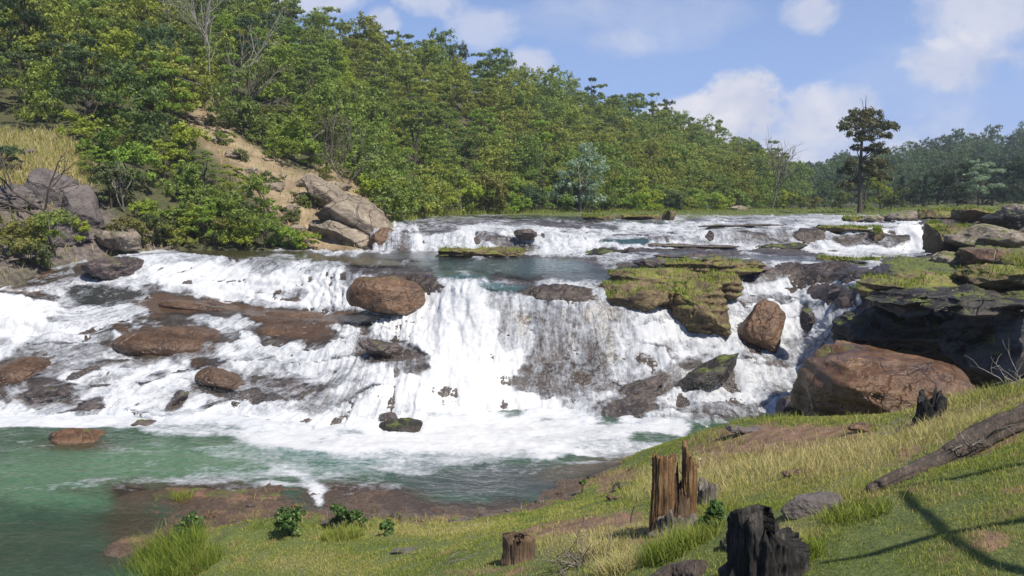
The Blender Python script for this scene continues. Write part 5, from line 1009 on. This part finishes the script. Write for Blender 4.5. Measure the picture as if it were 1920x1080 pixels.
bank_rock(1500, 880, .5, .3, .10, 'brown', 59, 'thin brown stone in the dry grass', rough=.2)
bank_rock(760, 1025, .5, .35, .12, 'grey', 60, 'pale grey stone sunk in the turf', rough=.2)
bank_rock(860, 968, .6, .3, .12, 'purple', 61, 'wet stone on the waterline below the grass', rough=.2)
bank_rock(620, 975, .5, .3, .16, 'purple', 62, 'wet stone by the twin bushes at the waterline', rough=.3)
for q_, (x, y, w_, cl) in enumerate([(640, 955, .22, 'brown'), (668, 962, .13, 'purple'), (745, 958, .28, 'purple'), (790, 966, .16, 'brown'), (905, 958, .2, 'purple'), (950, 948, .14, 'grey'), (1010, 932, .25, 'purple'), (1048, 915, .15, 'brown'), (1110, 885, .24, 'dark'), (560, 940, .3, 'brown'), (470, 940, .2, 'purple'), (395, 958, .24, 'brown'), (330, 975, .18, 'purple'), (1180, 872, .2, 'brown')]):
    bank_rock(x, y, w_, w_*.7, w_*.45, cl, 400+q_, '%s stone on the wet waterline, %s in line from the tall green tussock' % (['brown', 'purplish', 'grey', 'dark'][['brown', 'purple', 'grey', 'dark'].index(cl)], dict(zip(sorted([640, 668, 745, 790, 905, 950, 1010, 1048, 1110, 560, 470, 395, 330, 1180]), ['first', 'second', 'third', 'fourth', 'fifth', 'sixth', 'seventh', 'eighth', 'ninth', 'tenth', 'eleventh', 'twelfth', 'thirteenth', 'fourteenth']))[x]), rough=.3)
c = bp_at(1309, 852); V, Fq = rock_shape(63, (.09, .07, .06), 14); o = mesh('pebble', V, Fq, leaf_mat('white_pebble', [(.7, .7, .68), (.8, .8, .78)], None, trans=0.0)); o.location = c; tag(o, 'small white pebble on bare ground behind the tall split stump', 'stone')
# fallen log climbing the bank: a long tapering trunk with a broken root end
def log_mesh(path, rad, seed, k_=40, groove=.16):
    path = np.array(path, float); n_ = 90; t0 = np.linspace(0, 1, len(path)); t1 = np.linspace(0, 1, n_)
    pth = np.stack([np.interp(t1, t0, path[:, a]) for a in range(3)], -1); pth = smooth_ax(pth, 6, 0); r_ = np.interp(t1, t0, rad)
    V, Fq = tube(pth, r_, k_); G = V.reshape(n_, k_, 3); ctr = pth[:, None]; dv = G-ctr; th = np.arange(k_)/k_*2*np.pi
    q3 = np.stack([np.broadcast_to(np.cos(th)*2.5, (n_, k_)), np.broadcast_to(np.sin(th)*2.5, (n_, k_)), np.broadcast_to(t1[:, None]*6, (n_, k_))], -1)
    g = 1+groove*fbm(q3*1.2, 4, seed, .6, True)+.22*fbm(q3*np.array([.6, .6, 1.0]), 3, seed+2)
    V = (ctr+dv*g[..., None]).reshape(-1, 3); caps = [np.array([list(range(k_))[::-1]]), np.array([[(n_-1)*k_+a for a in range(k_)]])]
    return V, [Fq]+caps
def bl(px, py, lift): p = bp_at(px, py); return p+np.array([0, 0, lift])
c = bp_at(1700, 900)
e = tag(empty('fallen_log', c), 'long weathered fallen log climbing the grassy bank', 'log')
V, Fl = log_mesh([bl(1622, 918, .01)-c, bl(1690, 893, .05)-c, bl(1770, 862, .08)-c, bl(1830, 835, .12)-c, bl(1900, 800, .14)-c, bl(1990, 760, .14)-c, bl(2100, 735, .1)-c], [.05, .065, .085, .12, .11, .13, .13], 71, groove=.5)
mesh('trunk', V, Fl, MW['log'], parent=e)
out = []; rgx = np.random.default_rng(8)
for q_ in range(12):
    b0 = bl(rgx.uniform(1790, 1850), rgx.uniform(835, 855), .16)-c; d = rgx.normal(0, 1, 3); d[2] = abs(d[2])*.6; d[1] = -abs(d[1]); d /= np.linalg.norm(d); out = []; branch(rgx, b0, d, rgx.uniform(.12, .3), .012, 1, out, 0, .6, (1, 2), 5, .5); mesh('root', *merge(out), MB['twig'], parent=e)
c = bp_at(1275, 1085); e = tag(empty('fallen_log', c), 'cut end of a grey brown log lying in the turf at the picture foot', 'log')
V, Fl = log_mesh([bl(1205, 1110, .0)-c, bl(1270, 1075, .02)-c, bl(1325, 1068, .03)-c], [.10, .13, .13], 75); V[:, 2] *= .8; mesh('trunk', V, Fl, MW['log'], parent=e)
# twigs and dry brush
def brush(px, py, n_, L, label, seed, mat, name='dry_brush', cat='brush', flat_=.25):
    rgx = np.random.default_rng(seed); out = []
    for q_ in range(n_):
        d = rgx.normal(0, 1, 3); d[2] = abs(d[2])*flat_; d /= np.linalg.norm(d); branch(rgx, np.array([rgx.normal(0, L*.35), rgx.normal(0, L*.3), .02]), d, L*rgx.uniform(.5, 1), .007, 1, out, 0, .5, (1, 3), 5, .35)
    V, Fq = merge(out); o = mesh(name, V, Fq, MB[mat]); o.location = bp_at(px, py); return tag(o, label, cat)
brush(1090, 1045, 40, .42, 'heap of dry brown twigs on the low bank', 81, 'twig')
brush(1290, 1000, 16, .25, 'dry twigs caught round the foot of the tall split stump', 82, 'twig')
brush(1215, 985, 3, .5, 'single leaning dead stalk in front of the tall split stump', 83, 'twig', 'dead_stalk', 'stalk', 1.2)
brush(1690, 800, 18, .4, 'thin dead stalks below the reddish slab', 84, 'twig', 'dead_stalks', 'stalks', 1.0)
brush(1900, 712, 14, .5, 'bare twigs reaching over the dark hollow', 85, 'pale', 'dead_stalks', 'stalks', .8)
brush(860, 1040, 10, .25, 'few thin twigs in the turf left of the squared stump'.replace('left of', 'beside'), 86, 'twig')
# small leafy bushes on the bank
rngT = np.random.default_rng(77)
def bush(px, py, wpx, hpx_, label, mat='bush', n_=9):
    c = bp_at(px, py); s = c[1]/F; w_, h_ = wpx*s/2*1.3, hpx_*s*1.25; Bs = []
    for q_ in range(n_):
        z = rngT.uniform(.2, .8); a = rngT.uniform(0, 6.3); r = w_*rngT.uniform(.1, .6); q2 = w_*.42; Bs.append((r*math.cos(a), r*math.sin(a), z*h_, q2, q2, min(q2, h_*.3)))
    V, Fq, rv = crown(rngT, Bs, 10, 18, .04, .5); e = tag(empty('bush', c), label, 'bush')
    mesh('foliage', V, Fq, ML_b, {'rnd': rv}, smooth=False, parent=e); out = []
    for b_ in Bs: out.append(tube([(0, 0, -.03), (b_[0]*.6, b_[1]*.6, b_[2]*.5), b_[:3]], [.008, .006, .004], 4))
    V, Fq = merge(out); mesh('stem', V, Fq, MB['brown'], parent=e)
ML_b = leaf_mat('leaf_bush', [(.02, .05, .012), (.04, .09, .02), (.08, .15, .03), (.3, .36, .14)], None, trans=.25)
bush(547, 996, 74, 46, 'round dark green bush with pale flowers near the waterline')
bush(642, 985, 44, 46, 'taller flowering bush, one of two close together')
bush(676, 980, 26, 30, 'small upright bush beside the taller flowering one', n_=5)
bush(726, 992, 34, 20, 'tiny dark bush past the pair of bushes', n_=5)
bush(362, 1000, 60, 36, 'reddish weedy bush where grass meets the water', n_=6)
bush(1335, 985, 50, 44, 'speckled weedy bush between tall split stump and charred stump', n_=7)
bush(1090, 915, 14, 30, 'upright dark weed at the water edge', n_=3)
# ---------------- the bare tree standing out of sight whose boughs shade the turf ----------------
def shadow_src(px, py, Lh):
    p = bp_at(px, py); return p+np.array(sd)*(Lh/sd[2])
tb = np.array([11.5, 5.5, bank_z(np.array(11.5), np.array(5.5))]); e = tag(empty('tree', tb), 'bare boughed tree on the bank beyond the picture edge', 'tree')
out = [tube([np.array([0, 0, -.5]), np.array([-.2, 0, 3]), np.array([-.5, .1, 6.5])], [.35, .28, .2], 10)]
def bough(pp, r0, r1, Lh):
    P_ = [shadow_src(x, y, Lh)-tb for x, y in pp]; out.append(tube(P_, np.linspace(r0, r1, len(P_)), 7)); return P_
b1 = bough([(2300, 860), (2100, 915), (1920, 968), (1760, 995), (1640, 1030), (1540, 1050)], .06, .03, 4.2)
b2 = bough([(2150, 800), (2000, 845), (1920, 862), (1800, 885), (1700, 902), (1620, 915)], .055, .026, 4.6)
b3 = bough([(2100, 1110), (1960, 1085), (1870, 1050), (1790, 1010), (1720, 950), (1690, 915)], .055, .03, 4.0)
for b_ in (b1, b2, b3): out.append(tube([np.array([-.4, .1, 5.5]), (b_[0]+np.array([-.4, .1, 5.5]))/2+np.array([0, 0, .4]), b_[0]], [.16, .13, .1], 7))
V, Fq = merge(out); mesh('trunk', V, Fq, MB['brown'], parent=e)

# ---------------- the air ----------------
x0, x1, y0_, y1_, z0_, z1_ = -420., 480., -12., 520., -12., 125.
V = np.array([(x, y, z) for x in (x0, x1) for y in (y0_, y1_) for z in (z0_, z1_)])
hz_ = mesh('haze', V, np.array([[0, 1, 3, 2], [4, 6, 7, 5], [0, 4, 5, 1], [2, 3, 7, 6], [0, 2, 6, 4], [1, 5, 7, 3]]), [], smooth=False)
m, nt, o = newmat('haze'); nt.links.new(nd(nt, 'VolumePrincipled', {'Color': (.85, .92, 1.0), 'Density': .00045, 'Anisotropy': .2}).outputs[0], o.inputs['Volume'])
hz_.data.materials.append(m); tag(hz_, 'thin bluish air over the valley', 'haze', kind='stuff')
